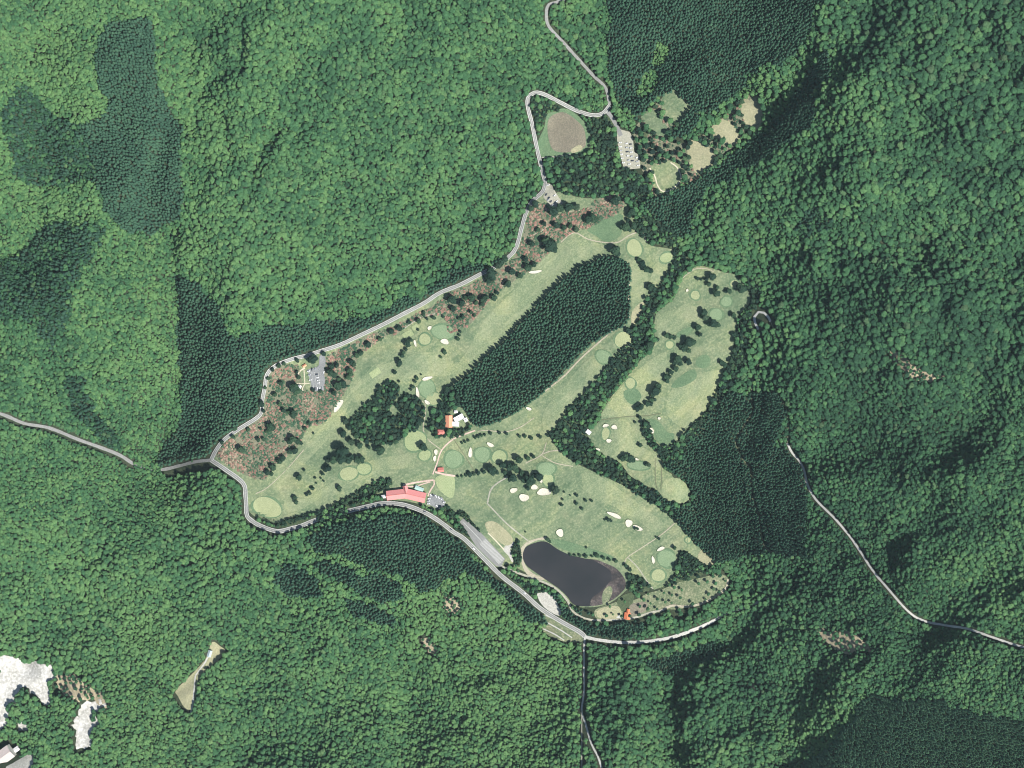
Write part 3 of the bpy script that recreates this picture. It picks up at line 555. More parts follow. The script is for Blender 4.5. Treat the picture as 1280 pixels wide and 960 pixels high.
# ------------------------------------------------------------------ greens and bunkers
GREENS = [(793,310,9,11,15,'pale','beside the top of the dark plantation wedge'),(833,322,8,6,20,'tee','at the upper right corner of the northern clearing'),(869,369,5.6,5.4,0,'pale','with a tiny bunker left of it, upper right hole'),
 (918,355,5,5,0,'pale','in the top right corner of the eastern clearing'),(908,377,6.5,6,0,'green','with rings, below the top right corner green'),(895,393,8,7,0,'green','ringed by darker turf beside a clump of pines'),
 (837,431,5,4.5,0,'pale','between pines at the top left of the eastern hole'),(879,452,10,8,30,'lush','ringed, in the middle of the eastern clearing'),(779,425,10.5,10,-20,'pale','at the lower right end of the plantation wedge'),
 (754,446,9,8,-30,'green','just below left of the pale round green by the plantation'),(788,479,6,6.5,0,'pale','on the left edge of the eastern clearing'),(757,542,4.5,8,-10,'pale','between three bunkers near a small hut'),
 (798,582,13,5,-4,'green','long and flat, below a pine clump at the lower eastern clearing'),(531,424,7,7,0,'pale','with one narrow bunker on its left'),(554,415,14,9,-8,'green','between two bunkers near the shrub garden'),
 (534,486,10,11,0,'green','wrapped by a crescent bunker near the pine grove'),(542,498,9,8,0,'pale','directly below the crescent bunker green'),(334,634,18,12,-18,'pale','at the far lower left tip of the course'),
 (436,592,11.5,8,8,'pale','oval, alone in the lower left fairway'),(455,586,8.5,7,0,'tee','right of the oval green in the lower left fairway'),(519,551,14,12,15,'tee','below the pine grove, left of the path'),
 (531,569,8,6,20,'tee','small, just left of two tiny bunkers by the path'),(567,574,11,10.5,0,'green','in the triangle of paths above the red hut'),(603,568,9.5,9,0,'green','right of the tall narrow bunker'),
 (624,571,9,8,0,'tee','second right of the tall narrow bunker'),(683,586,11,8,0,'green','below the crossing of paths'),(685,600,6.5,8,0,'tee','directly below the green at the path crossing'),
 (833,698,11,10.5,0,'green','beside two bunkers near the right end of the pond'),(823,719,8.5,7.5,-15,'pale','lowest one, right of the pond'),(860,675,3.2,3.2,0,'pale','tiny, on the strip beside the dark plantation')]
for x, y, rx, ry, rot, m_, lab in GREENS:
    g = sheet('putting_green', ellipse(x, y, rx, ry, rot, jag=.03), MT[m_], o4+.01, 3, 3, kind=None)
    wd = {'pale':'pale yellowish', 'green':'smooth mid green', 'lush':'dark green', 'tee':'light green'}[m_]
    tag(g, f'{wd} green {lab}', 'putting green', 'putting greens of the golf course')
    c = sheet('collar', ellipse(x, y, rx+1.8, ry+1.8, rot, jag=.05), MT['lush' if m_ != 'lush' else 'rough'], o3+.05, 3, 3, kind=None, parent=g)
TEES = [(510,418,6.5,4.2,32,'large pale'),(519,409,4,3,32,'small pale'),(469,466,7,4,35,'faint diamond')]
for x, y, rx, ry, rot, lab in TEES:
    c, s = math.cos(R(rot)), math.sin(R(rot)); pts = [(x+a*rx*c+b_*ry*s, y-a*rx*s+b_*ry*c) for a, b_ in ((-1,-1),(0,-1),(1,-1),(1,1),(0,1),(-1,1))]
    tag(sheet('tee_box', pts, MT['tee'], o4+.012, 3, 0, kind=None), f'{lab} tilted rectangular tee by the upper left fairway', 'tee box', 'tee boxes')
BUNK = [(423,507,9,3.6,52,'long pale bunker slanting beside the shrub garden'),(669,340,7.5,1.9,8,'thin flat bunker on the edge of the long upper fairway'),(519,429,1.6,4,14,'narrow upright bunker left of a round pale green'),
 (537,410,3,1.9,35,'tiny bunker nearest the shrub garden, above two greens'),(556,427,5.2,3.2,-8,'kidney bunker below the big oval green'),(534,473,6.2,2.2,18,'curved bunker capping the crescent green'),
 (522,491,1.9,6.8,12,'crescent bunker on the left of its green'),(534,503,4.2,1.9,-35,'short slanted bunker under the crescent green'),(545,565,2.4,3.2,0,'small bunker left of the path, upper of two'),
 (543.5,573,2,3.4,-12,'small bunker left of the path, lower of two'),(588,566,2.3,6.2,-8,'tall narrow bunker left of a round green'),(613,556,4.2,2.4,-28,'oblong bunker just above a round green'),
 (642,613,4.4,3,25,'oval bunker, leftmost of four in the lower fairway'),(655,622,5.6,4.8,0,'broad round bunker, lowest of four in the lower fairway'),(668,609,4.2,3,20,'bunker tucked between the pines and a wide one'),
 (680,615,8.6,4.3,-6,'widest bunker of the lower fairway'),(676,601,2.8,1.7,-35,'tiny bunker under the pine clump'),(661,511,3.4,1.9,-25,'lone small bunker below the plantation wedge'),
 (700,666,4.6,4.6,10,'squarish bunker just above the pond'),(768,644,9,2.4,-25,'long slanted bunker, first of three in a chain'),(786,654,4,5,-15,'blocky bunker, middle of a chain of three'),
 (797,660,7,2.6,-25,'long slanted bunker, last of a chain of three'),(826,686,5.2,1.9,28,'curved bunker above the green right of the pond'),(816.5,700,1.8,4.8,8,'upright bunker left of the green by the pond'),
 (757,532,4,1.9,8,'left one of two bunkers near the small pale hut'),(768,534,3.8,2.6,-30,'right one of two bunkers near the small pale hut'),(761,551,3,2.5,0,'round bunker below the narrow pale green'),
 (747,562,3,1.8,-20,'lowest bunker on the left edge of the eastern clearing'),(815,538,1.7,4.2,25,'thin bunker beside a dark tree row, eastern clearing'),(796,574,2.2,1.3,-25,'tiny bunker right of a pine clump, lower eastern clearing'),
 (824,523,1.7,1.7,0,'tiny round bunker inside a ring of turf'),(859,363,1.5,1.7,0,'dot of a bunker left of the upper right green')]
for x, y, rx, ry, rot, lab in BUNK:
    e_ = ellipse(x, y, rx, ry, rot, 14, .09)
    g = tag(sheet('sand_bunker', e_, MT['sand'], o5+.16, 1.6, 3, kind=None, bowl=.3), lab, 'bunker', 'sand bunkers of the golf course')
    ring = smooth_closed(e_, 3); cen = np.array([x, y]); dv = ring-cen; dv /= np.hypot(dv[:,0], dv[:,1])[:,None]
    a = ground(*ring.T, o5+.17); b_ = ground(*(ring+dv*.35).T, o5+.5); c = ground(*(ring+dv*1.3).T, .12); n = len(ring)
    v = np.vstack([a, b_, c]); f = []
    for i in range(n):
        j = (i+1) % n; f += [(i, n+i, n+j, j), (n+i, 2*n+i, 2*n+j, n+j)]
    me = mesh('lip', v, f); bm = bmesh.new(); bm.from_mesh(me); bmesh.ops.recalc_face_normals(bm, faces=bm.faces); bm.to_mesh(me); bm.free()
    link('lip', me, MT['rough'], g)

# ------------------------------------------------------------------ trees: prototypes
def crown_broad(seed, rad, zc, flat, nlobe, nleaf, wild=.1, sub=3, spread=.55):
    r = random.Random(seed); bm = bmesh.new()
    bmesh.ops.create_icosphere(bm, subdivisions=sub, radius=1.0)
    lobes = [(Vector((0, 0, .05)), .68)]
    for i in range(nlobe):
        a = 2*math.pi*(i+r.random()*.8)/nlobe*1.618*3; zz = r.uniform(-.15, .75); q = math.sqrt(max(0, 1-zz*zz)); d = r.uniform(.4, spread+.1)
        lobes.append((Vector((math.cos(a)*q*d, math.sin(a)*q*d, zz*d)), r.uniform(.34, .52)))
    for v in bm.verts:
        d = v.co.normalized(); best = .3
        for c, rr in lobes:
            dc = d.dot(c); disc = dc*dc-(c.length_squared-rr*rr)
            if disc > 0: best = max(best, dc+math.sqrt(disc))
        v.co = d*best*(1+r.uniform(-wild, wild))
        v.co.z *= flat
        if v.co.z < -.35*flat: v.co.z = -.35*flat+.2*(v.co.z+.35*flat)
    surf = [(v.co.copy(), v.co.normalized()) for v in bm.verts if v.co.z > -.2]
    for i in range(nleaf):
        p, nn = r.choice(surf); p = p*r.uniform(.97, 1.12); s = r.uniform(.05, .13)
        nn = (nn+Vector((r.uniform(-1, 1), r.uniform(-1, 1), r.uniform(-.6, 1)))*.7).normalized()
        t = nn.orthogonal().normalized(); b_ = nn.cross(t); k = r.random()*6.28; t, b_ = t*math.cos(k)+b_*math.sin(k), b_*math.cos(k)-t*math.sin(k)
        bm.faces.new([bm.verts.new(p+t*s), bm.verts.new(p+b_*s*.8), bm.verts.new(p-t*s), bm.verts.new(p-b_*s*.7)])
    bmesh.ops.scale(bm, vec=(rad, rad, rad), verts=bm.verts); bmesh.ops.translate(bm, vec=(0, 0, zc), verts=bm.verts)
    me = bpy.data.meshes.new('crown'); bm.to_mesh(me); bm.free(); return me
def crown_cedar(seed, rad, z0, z1, tiers=6):
    r = random.Random(seed); bm = bmesh.new()
    for t in range(tiers):
        f0 = t/tiers; zt = z0+(z1-z0)*min(1, f0+1.5/tiers); zb = z0+(z1-z0)*f0; rr = rad*(1-f0)**.7*r.uniform(.9, 1.1); n = 9 if t < 3 else 7
        top = bm.verts.new((r.uniform(-.1, .1), r.uniform(-.1, .1), zt)); ring = []; ph = r.random()*6
        for i in range(2*n):
            a = ph+math.pi*i/n; k = r.uniform(.85, 1.15) if i % 2 == 0 else r.uniform(.5, .66)
            ring.append(bm.verts.new((math.cos(a)*rr*k, math.sin(a)*rr*k, zb+(.0 if i % 2 == 0 else .5)+r.uniform(-.25, .25))))
        for i in range(2*n): bm.faces.new([top, ring[i], ring[(i+1) % (2*n)]])
    me = bpy.data.meshes.new('crown'); bm.to_mesh(me); bm.free(); return me
def trunk_mesh(h, r0, r1, seed, limbs=4):
    r = random.Random(seed); bm = bmesh.new()
    def cone(a, b_, ra, rb, n=7):
        d = (b_-a).normalized(); u = d.orthogonal().normalized(); w_ = d.cross(u); A = []; B = []
        for i in range(n):
            t = 2*math.pi*i/n; e = u*math.cos(t)+w_*math.sin(t); A.append(bm.verts.new(a+e*ra)); B.append(bm.verts.new(b_+e*rb))
        for i in range(n): bm.faces.new([A[i], A[(i+1) % n], B[(i+1) % n], B[i]])
    cone(Vector((0, 0, -1.2)), Vector((0, 0, .6)), r0*1.35, r0); cone(Vector((0, 0, .6)), Vector((0, 0, h)), r0, r1)
    for i in range(limbs):
        z = h*r.uniform(.5, .85); a = 6.28*i/limbs+r.random(); cone(Vector((0, 0, z)), Vector((math.cos(a)*h*.22, math.sin(a)*h*.22, z+h*.2)), r1*.9, r1*.3, 5)
    me = bpy.data.meshes.new('trunk'); bm.to_mesh(me); bm.free(); return me
BR = 4.4; PR = 4.0; CDR = 2.55
PROTO = {'broad': [(crown_broad(10+i, BR, 9.6, [.8, .95, .7, .85, 1.0, .75][i], 8+i % 3, 170), trunk_mesh(8.5, .3, .16, i), MT['broad']) for i in range(6)],
         'pine': [(crown_broad(40+i, PR, 5.4, [.9, 1.05, .8, 1.0][i], 10, 190, .14), trunk_mesh(5.0, .28, .15, 20+i), MT['pine']) for i in range(4)],
         'cedar': [(crown_cedar(70+i, CDR*[1, 1.08, .92, 1.0][i], 8.5, 17.5+[0, .8, -.8, .5][i], 6), trunk_mesh(14, .22, .05, 40+i, 0), MT['cedar']) for i in range(4)]}
BASE = {'broad': BR, 'pine': PR, 'cedar': CDR}
WHOLE = {}
for k_, L_ in PROTO.items():
    for c_, t_, m_ in L_:
        c_.materials.append(m_); t_.materials.append(MT['bark'])
        bm = bmesh.new(); bm.from_mesh(c_); n0 = len(bm.faces); bm.from_mesh(t_); bm.faces.ensure_lookup_table()
        for f in bm.faces[n0:]: f.material_index = 1
        me = bpy.data.meshes.new(k_+'_tree'); bm.to_mesh(me); bm.free(); me.materials.append(m_); me.materials.append(MT['bark']); WHOLE.setdefault(k_, []).append(me)

# ------------------------------------------------------------------ forest sampling
OX, OY, RS = -110, -110, 2          # raster of half-pixel cells
RW, RH = 1500*RS, 1180*RS
cx_, cy_ = np.meshgrid((np.arange(RW)+.5)/RS+OX, (np.arange(RH)+.5)/RS+OY)
def rast(poly, sm=2):
    p = smooth_closed(poly, sm) if sm else np.array([q[:2] for q in poly]); m = np.zeros((RH, RW), bool)
    x0, y0 = np.floor((p.min(0)-[OX, OY])*RS).astype(int); x1, y1 = np.ceil((p.max(0)-[OX, OY])*RS).astype(int)
    x0, y0, x1, y1 = max(0, x0), max(0, y0), min(RW, x1), min(RH, y1)
    if x1 > x0 and y1 > y0: m[y0:y1, x0:x1] = inside(p, cx_[y0:y1, x0:x1], cy_[y0:y1, x0:x1])
    return m
blocked = np.zeros((RH, RW), bool)
for p_ in clear: blocked |= rast(p_, 2)
for _ in range(3):
    b2 = blocked.copy(); b2[1:] |= blocked[:-1]; b2[:-1] |= blocked[1:]; b2[:,1:] |= blocked[:,:-1]; b2[:,:-1] |= blocked[:,1:]; blocked = b2
roadm = np.zeros((RH, RW), bool)
def mark(line, half):
    l = smooth_open(line, 2)
    for x, y in l:
        i, j = int((x-OX)*RS), int((y-OY)*RS); k = int(half*RS)+1; i0, i1, j0, j1 = max(0, i-k), min(RW, i+k+1), max(0, j-k), min(RH, j+k+1)
        if i1 > i0 and j1 > j0: roadm[j0:j1, i0:i1] |= np.hypot(cx_[j0:j1, i0:i1]-x, cy_[j0:j1, i0:i1]-y) < half
for nm, l, wd, m_ in ROADS: mark(l, wd/2+CARVE.get(id(l), 2.2 if wd > 3 else 1.6))
mark([(950,398),(960,402),(964,406)], 6); mark([(214,590),(225,588),(240,584),(262,582)], 7)
for l, a, b_ in ((WEST, 172, 208), (SOUTH, 398, 448)):     # stretches where the trees close over the road
    seg = [q for q in l if a <= q[0] <= b_]
    for x, y in smooth_open(seg, 2):
        i, j = int((x-OX)*RS), int((y-OY)*RS); roadm[j-12:j+13, i-6:i+7] = False
kind = np.zeros((RH, RW), np.int8); spc = np.zeros((RH, RW), np.float32); tin = np.zeros((RH, RW), np.float32)
_r = rng.normal(size=(RH//24+2, RW//24+2)); _iy, _ix = np.arange(RH)/24, np.arange(RW)/24; _y0, _x0 = _iy.astype(int), _ix.astype(int); _ty, _tx = (_iy-_y0)[:,None], (_ix-_x0)[None]
vn_ = ((_r[_y0][:,_x0]*(1-_tx)+_r[_y0][:,_x0+1]*_tx)*(1-_ty)+(_r[_y0+1][:,_x0]*(1-_tx)+_r[_y0+1][:,_x0+1]*_tx)*_ty).astype(np.float32)
KIND = {'broad': 1, 'cedar': 2, 'mixed': 3, 'pine': 4}
# default broadleaf with interpolated spacing and tint (coarse grid, upsampled)
sx, sy = np.meshgrid(np.arange(OX, OX+1500, 10)+5, np.arange(OY, OY+1180, 10)+5)
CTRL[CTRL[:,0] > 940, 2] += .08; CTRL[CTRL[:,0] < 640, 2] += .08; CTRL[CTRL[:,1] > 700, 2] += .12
wgt = 1/((sx[..., None]-CTRL[:,0])**2+(sy[..., None]-CTRL[:,1])**2+400)**1.5; wgt /= wgt.sum(-1, keepdims=True)
spc[:] = np.kron((wgt*CTRL[:,3]).sum(-1), np.ones((20, 20))); tin[:] = np.kron((wgt*CTRL[:,2]).sum(-1), np.ones((20, 20)))
kind[:] = 1; kind[blocked] = 0
for kd, p_, s_, t_ in STANDS:
    m = rast(p_, 2); kind[m] = KIND[kd]; spc[m] = s_; tin[m] = t_
for p_ in (ROCK1, ROCK2):
    m = rast(p_, 2) & (vn_ > 1.25); kind[m] = 6; spc[m] = 3.5
for p_ in (ROCK2, QUARRY, KNOLL):
    q_ = np.array(p_, float); c_ = q_.mean(0); kind[rast(list(map(tuple, c_+(q_-c_)*(1.16 if p_ is ROCK2 else 1.1))), 2) & (kind == 1)] = 0
m = rast(MARSH, 2); kind[m] = 6; spc[m] = 22
for p_ in half_clear:
    m = rast(p_, 2) & (kind == 1); spc[m] = 13 if p_ is GARDEN else 10; kind[m] = 5 if p_ is GARDEN else 6
for p_ in (*GL, NLOT, SLOT, WLOT, CLOT, BLOT, YARD, QUARRY, DRIVE,
           Z('h',(360,370),(560,360),(800,340),(1000,400),(1000,600),(860,760),(350,745)), [(546,535.5),(557,535.5),(557,543),(546,543)], [(731,535),(741,535),(741,546),(731,546)], [(-30,925),(16,924),(31,936),(14,960),(-30,985)]):
    kind[rast(p_, 0)] = 0
kind[roadm] = 0
occ = np.zeros((RH, RW), bool)
order = rng.permutation(RW*RH//2)
cand = rng.integers(0, RW*RH, 1300000)
pts = {'broad': [], 'cedar': [], 'pine': []}
kf, sf, tf_ = kind.ravel(), spc.ravel(), tin.ravel(); of = occ
discs = {}
for c in cand:
    if kf[c] == 0: continue
    j, i = divmod(int(c), RW)
    c2 = min(RH-1, max(0, j+int(vn_[j, i]*8)))*RW+min(RW-1, max(0, i+int(vn_[j, i-90]*7)))
    if kf[c2] and kf[c] < 5: c = c2
    k_ = kf[c]
    if occ[j, i]: continue
    s = float(sf[c])*.59*(.66+1.05*random.random()**2.2) if k_ != 2 else float(sf[c])*.84*(.82+.34*random.random())
    x, y = i/RS+OX+random.random()*.5, j/RS+OY+random.random()*.5
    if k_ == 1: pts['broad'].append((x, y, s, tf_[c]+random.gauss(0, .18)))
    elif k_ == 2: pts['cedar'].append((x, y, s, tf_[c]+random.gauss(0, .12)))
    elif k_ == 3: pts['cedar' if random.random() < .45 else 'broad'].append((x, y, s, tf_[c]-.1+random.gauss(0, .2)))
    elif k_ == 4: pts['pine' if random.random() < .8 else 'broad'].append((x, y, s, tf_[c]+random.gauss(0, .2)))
    elif k_ == 5:
        pts['pine' if random.random() < .55 else 'broad'].append((x, y, random.uniform(3.4, 6.6), random.uniform(-.3, .7)))
    elif k_ == 6: pts['broad'].append((x, y, random.uniform(2.2, 3.8), -.3))
    rr = s*.78*RS; kk = int(rr)+1; key = int(rr*2)
    if key not in discs:
        yy, xx = np.mgrid[-kk:kk+1, -kk:kk+1]; discs[key] = (xx*xx+yy*yy) <= rr*rr
    D_ = discs[key]; q = D_.shape[0]//2
    j0, j1, i0, i1 = max(0, j-q), min(RH, j+q+1), max(0, i-q), min(RW, i+q+1)
    occ[j0:j1, i0:i1] |= D_[j0-j+q:j1-j+q, i0-i+q:i1-i+q]
print('trees', {k_: len(v) for k_, v in pts.items()})

# ------------------------------------------------------------------ individual trees of the course (label context, list of (x,y,radius px))
def T(crop, *a):
    s = CR[crop][2]; return [(x, y, max(1.0, r/s*.96)) for x, y, r in Z(crop, *a)]
ROWS = [
 ('between the two upper left fairways', 'top', T('D',(540,345,25),(530,378,12),(515,397,14),(508,418,14),(490,455,20),(495,468,16),(483,480,10),(462,520,14),(487,575,9))),
 ('near the big oval green', 'top', T('D',(865,270,10),(858,290,10),(850,315,15),(767,395,16),(745,425,11))),
 ('in the row leading down to the crescent bunker', 'top', T('D',(622,532,7),(597,555,14),(585,575,12),(572,610,14),(560,625,10))),
 ('beside the pale tees near the road', 'left', T('D',(560,320,14),(605,257,9),(610,205,18),(660,190,10),(640,170,12))),
 ('scattered left of the pine grove', 'top', T('F',(610,105,18),(600,170,20),(640,210,20),(680,225,20),(725,235,12))),
 ('above the oval lower left green', 'left', T('F',(525,300,16),(550,300,22),(575,285,22),(600,250,32),(590,295,28),(625,300,22),(670,300,20),(690,295,18),(640,285,15))),
 ('trailing left of the oval green', 'top', T('F',(525,340,18),(510,347,14),(495,368,11),(457,388,7),(485,390,6),(500,405,6),(462,415,6),(445,440,12),(430,465,11),(415,472,9))),
 ('standing alone in the lower left fairway', 'left', T('F',(355,488,14),(362,508,13),(378,385,18),(402,350,8),(447,165,6),(577,440,16))),
 ('by the green under the pine grove', 'left', T('F',(785,250,26),(995,232,20),(1005,240,16),(985,236,12))),
 ('in the row above the two round central greens', 'left', T('G',(480,362,9),(500,355,10),(520,347,9),(560,328,11),(580,322,12),(600,316,12),(620,312,9),(655,302,12),(710,300,11),(755,305,12),(833,320,12),(868,323,12),(907,333,13),(960,325,13))),
 ('in the belt crossing mid course', 'left', T('G',(455,568,9),(480,566,9),(505,562,10),(530,555,18),(555,553,12),(580,545,15),(615,540,15),(665,530,32),(690,540,20),(730,495,24),(745,545,18),(775,510,26),(800,505,28),(790,575,30),(830,465,26),(815,530,20),(850,550,22),(885,455,18),(920,445,15),(860,590,22),(900,590,38),(925,560,16),(955,570,26),(885,640,16),(1055,650,30))),
 ('scattered in the middle of the lower right fairway', 'left', T('I',(803,315,9),(797,350,12),(813,270,7),(850,290,6),(890,290,12),(887,338,12),(922,373,11),(945,322,11),(983,324,10))),
 ('near the chain of three bunkers', 'left', T('I',(1062,440,7),(1085,440,14),(1100,447,11),(1250,492,10),(1265,497,9))),
 ('standing singly on open turf of the lower fairway', 'left', T('I',(575,515,6),(950,612,7),(1040,170,7),(588,245,13))),
 ('on the upper shore of the pond', 'left', T('I',(710,560,15),(725,575,10),(850,655,9),(880,660,10),(910,660,11),(945,665,13),(985,665,9),(1015,660,16),(1055,675,13),(1090,685,11),(1130,695,13),(1190,720,14),(1215,745,14))),
 ('around the green right of the pond', 'left', T('K',(592,548,8),(607,557,10),(703,613,14),(510,803,8),(490,812,9))),
 ('on the lower eastern hole', 'left', T('K',(385,65,20),(408,58,26),(432,65,26),(450,74,16),(530,98,12),(545,103,15))),
 ('in the long line of the eastern clearing', 'top', T('H',(820,240,28),(805,262,18),(835,268,18),(885,258,22),(808,300,20),(778,322,18),(770,348,16),(752,352,20),(755,375,18),(695,405,22),(710,408,15),(680,440,30),(700,435,20),(665,462,15),(660,492,18),(678,490,12),(635,515,18),(658,515,15),(595,535,22),(572,545,22))),
 ('near the top of the eastern clearing', 'left', T('C',(800,440,14),(835,425,25),(815,470,18),(745,435,12),(770,440,9),(865,490,15),(860,528,26),(940,513,18),(920,515,12),(1000,485,24),(1015,505,28),(1035,500,18))),
 ('in the twin clumps beside the ringed green', 'top', T('C',(785,645,25),(790,678,22),(775,665,15),(815,715,18),(840,712,28),(865,720,22))),
 ('mid-way down the upper eastern clearing', 'left', T('C',(500,810,14),(555,785,17),(580,792,18),(605,800,14),(450,850,30),(640,852,16),(660,868,20),(685,825,28),(670,845,20),(715,825,22),(690,878,18),(745,735,24),(760,778,16),(965,660,20),(970,780,18))),
 ('standing singly in the lower eastern clearing', 'left', T('H',(590,600,15),(560,628,9),(590,770,16),(1035,495,20),(1090,262,18),(1110,278,18))),
 ('at the head of the northern fairway', 'left', T('C',(240,262,32),(255,285,20),(300,122,30),(325,130,22),(350,112,26),(340,28,28),(325,50,18),(320,75,14))),
 ('on the strip right of the plantation', 'top', T('C',(385,320,18),(405,342,22),(415,365,20),(430,380,22),(455,388,18),(462,380,10),(455,488,26),(475,495,20),(320,758,20))),
 ('overhanging the curving road on the left', 'top', T('E',(1010,60,18),(945,95,34),(845,100,16),(765,120,14),(735,133,16),(695,158,15),(668,213,14),(650,268,12),(630,370,22),(640,412,14),(465,522,16),(452,570,14),(385,605,14),(240,700,10),(200,720,9))),
 ('in the left roadside shrub garden', 'top', T('E',(685,510,28),(700,520,20),(830,270,32),(845,290,28),(660,540,12),(610,590,16),(640,585,14),(500,650,22),(545,525,14),(620,520,12),(825,430,26),(800,420,16),(740,370,16),(710,310,18),(745,240,18),(765,410,16),(920,490,14),(970,475,10),(895,520,14),(820,585,26),(850,600,20),(870,610,14),(800,600,20),(835,655,24),(800,660,18),(760,700,20),(740,720,22),(700,760,24),(665,790,20),(690,800,14),(945,550,8))),
 ('near the small left car park', 'left', T('E',(1055,175,26),(1075,190,22),(1060,140,20),(1090,130,18),(1100,260,30),(1075,300,22),(1130,240,22),(1165,160,18),(1160,205,20),(1180,110,20),(1215,70,20),(990,290,12),(945,285,14),(855,205,16),(845,175,12))),
 ('along the lower side of the upper road', 'left', T('B',(20,700,26),(70,720,20),(120,690,22),(215,570,34),(250,530,18),(285,495,20),(320,560,20),(265,515,22),(205,600,22),(180,700,20),(230,690,18),(300,620,20),(360,580,16),(400,540,22),(390,500,16),(430,525,16),(415,245,16),(435,222,20))),
 ('in the strip between road and the pale tees', 'left', T('D',(300,350,22),(255,400,20),(370,315,16),(440,270,20),(490,250,20),(550,212,14),(640,150,12),(700,185,14),(760,178,12),(820,130,20),(860,190,14),(880,178,14),(930,150,14),(950,170,12),(960,90,16),(1000,100,18),(1025,60,16),(1090,30,14),(900,60,18),(210,470,18),(190,530,20),(150,600,20),(120,560,16))),
 ('in the upper shrub garden', 'left', T('B',(510,430,38),(490,410,26),(525,445,24),(470,400,16),(525,262,26),(480,320,14),(540,330,18),(640,350,16),(700,300,22),(735,300,22),(720,285,20),(830,210,26),(845,200,18),(420,420,18),(450,350,14),(580,340,16),(610,330,14),(560,245,24),(600,240,26),(640,240,20))),
]
def ordinal(i, n, first):
    if i == 0: return {'left': 'leftmost', 'top': 'topmost'}[first]
    if i == n-1: return {'left': 'rightmost', 'top': 'lowest'}[first]
    w_ = ['second','third','fourth','fifth','sixth','seventh','eighth','ninth','tenth','eleventh','twelfth','thirteenth','fourteenth','fifteenth','sixteenth','seventeenth','eighteenth','nineteenth','twentieth','twenty-first',
          'twenty-second','twenty-third','twenty-fourth','twenty-fifth','twenty-sixth','twenty-seventh','twenty-eighth','twenty-ninth','thirtieth'][i-1]
    return f'{w_} from the {"left" if first == "left" else "top"}'
ntree = 0
for ctx, first, lst in ROWS:
    lst = sorted(lst, key=lambda t: t[0] if first == 'left' else t[1])
    for i, (x, y, r) in enumerate(lst):
        sz = 'tiny' if r < 2 else 'small' if r < 3.4 else 'medium' if r < 5 else 'large'
        c_, t_, m_ = PROTO['pine'][ntree % 4]; ntree += 1
        g = ground(x, y); e = empty('round_tree', tuple(g), random.random()*6.28); s = r*GSD/PR
        e.scale = (s*random.uniform(.92, 1.1), s*random.uniform(.92, 1.1), s*random.uniform(.85, 1.05))
        tag(e, f'{sz} dark tree, {ordinal(i, len(lst), first)} {ctx}', 'tree', f'trees {ctx}')
        cr = link('crown', c_, None, e); cr['tint'] = random.uniform(-.3, .55); link('trunk', t_, None, e)
print('course trees', ntree)

# ------------------------------------------------------------------ forest individuals (the largest crowns in view) and the rest as stuff
REGB = [((450,50),'high on the even green hillside along the top edge'),((420,200),'in the middle of the even green hillside, upper left'),((570,200),'on the green slope left of the hairpin road'),((380,330),'on the slope above the left plantation'),
 ((60,50),'in the top left corner forest'),((90,130),'in the bright patch left of the top plantation'),((250,110),'right of the top left plantation'),((40,260),'near the left edge in the upper half'),((170,420),'on the bright spur left of the ravine'),((60,480),'above the left road'),
 ((90,620),'below the left road'),((200,690),'in the wide lower left forest'),((80,780),'above the white rocks'),((60,900),'between the white rock clearings'),((190,880),'beside the narrow lower left clearing'),((330,880),'near the bottom edge, left half'),
 ((450,830),'below the lower plantation'),((560,790),'around the small pinkish bare patches'),((670,870),'left of the straight lower track'),((780,850),'right of the straight lower track'),((850,900),'beside the dark gully at the bottom'),((940,860),'around the small bare patch near the bottom'),((1000,930),'on the bright spur near the bottom edge'),
 ((860,780),'between the marsh and the lower road'),((960,740),'below the right plantation'),((1100,780),'around the tan landslip'),((1120,650),'right of the winding right road'),((1240,740),'near the right edge, lower half'),((1040,420),'right of the white hairpin bend'),((700,60),'between the two upper roads'),
 ((1100,440),'left of the greyish bare patch'),((1190,440),'right of the greyish bare patch'),((1255,420),'at the right edge, just above half way'),((1150,370),'just above the greyish bare patch'),((1080,340),'upper right, level with the wedge plantation top'),((1240,330),'at the right edge, a third down'),((1250,240),'at the right edge, a quarter down'),
 ((1170,280),'on the dark right hillside, a bit inside the edge'),((1170,190),'on the dark hillside, well below the top right corner'),((1090,200),'right of the thin plantation strip'),((1080,130),'just right of the light strip'),((1150,110),'on the dark hillside, right of the light strip'),((1250,140),'at the right edge below the corner'),((1250,40),'in the very top right corner'),
 ((1170,40),'near the top edge, left of the right corner'),((1090,40),'near the top edge, above the light strip'),((1030,60),'right of the top plantation'),((970,270),'on the green slope right of the small plantation block'),((1010,330),'right of the upper eastern hole'),((1030,150),'on the light strip in the upper right'),((840,190),'among the terraced garden lawns')]
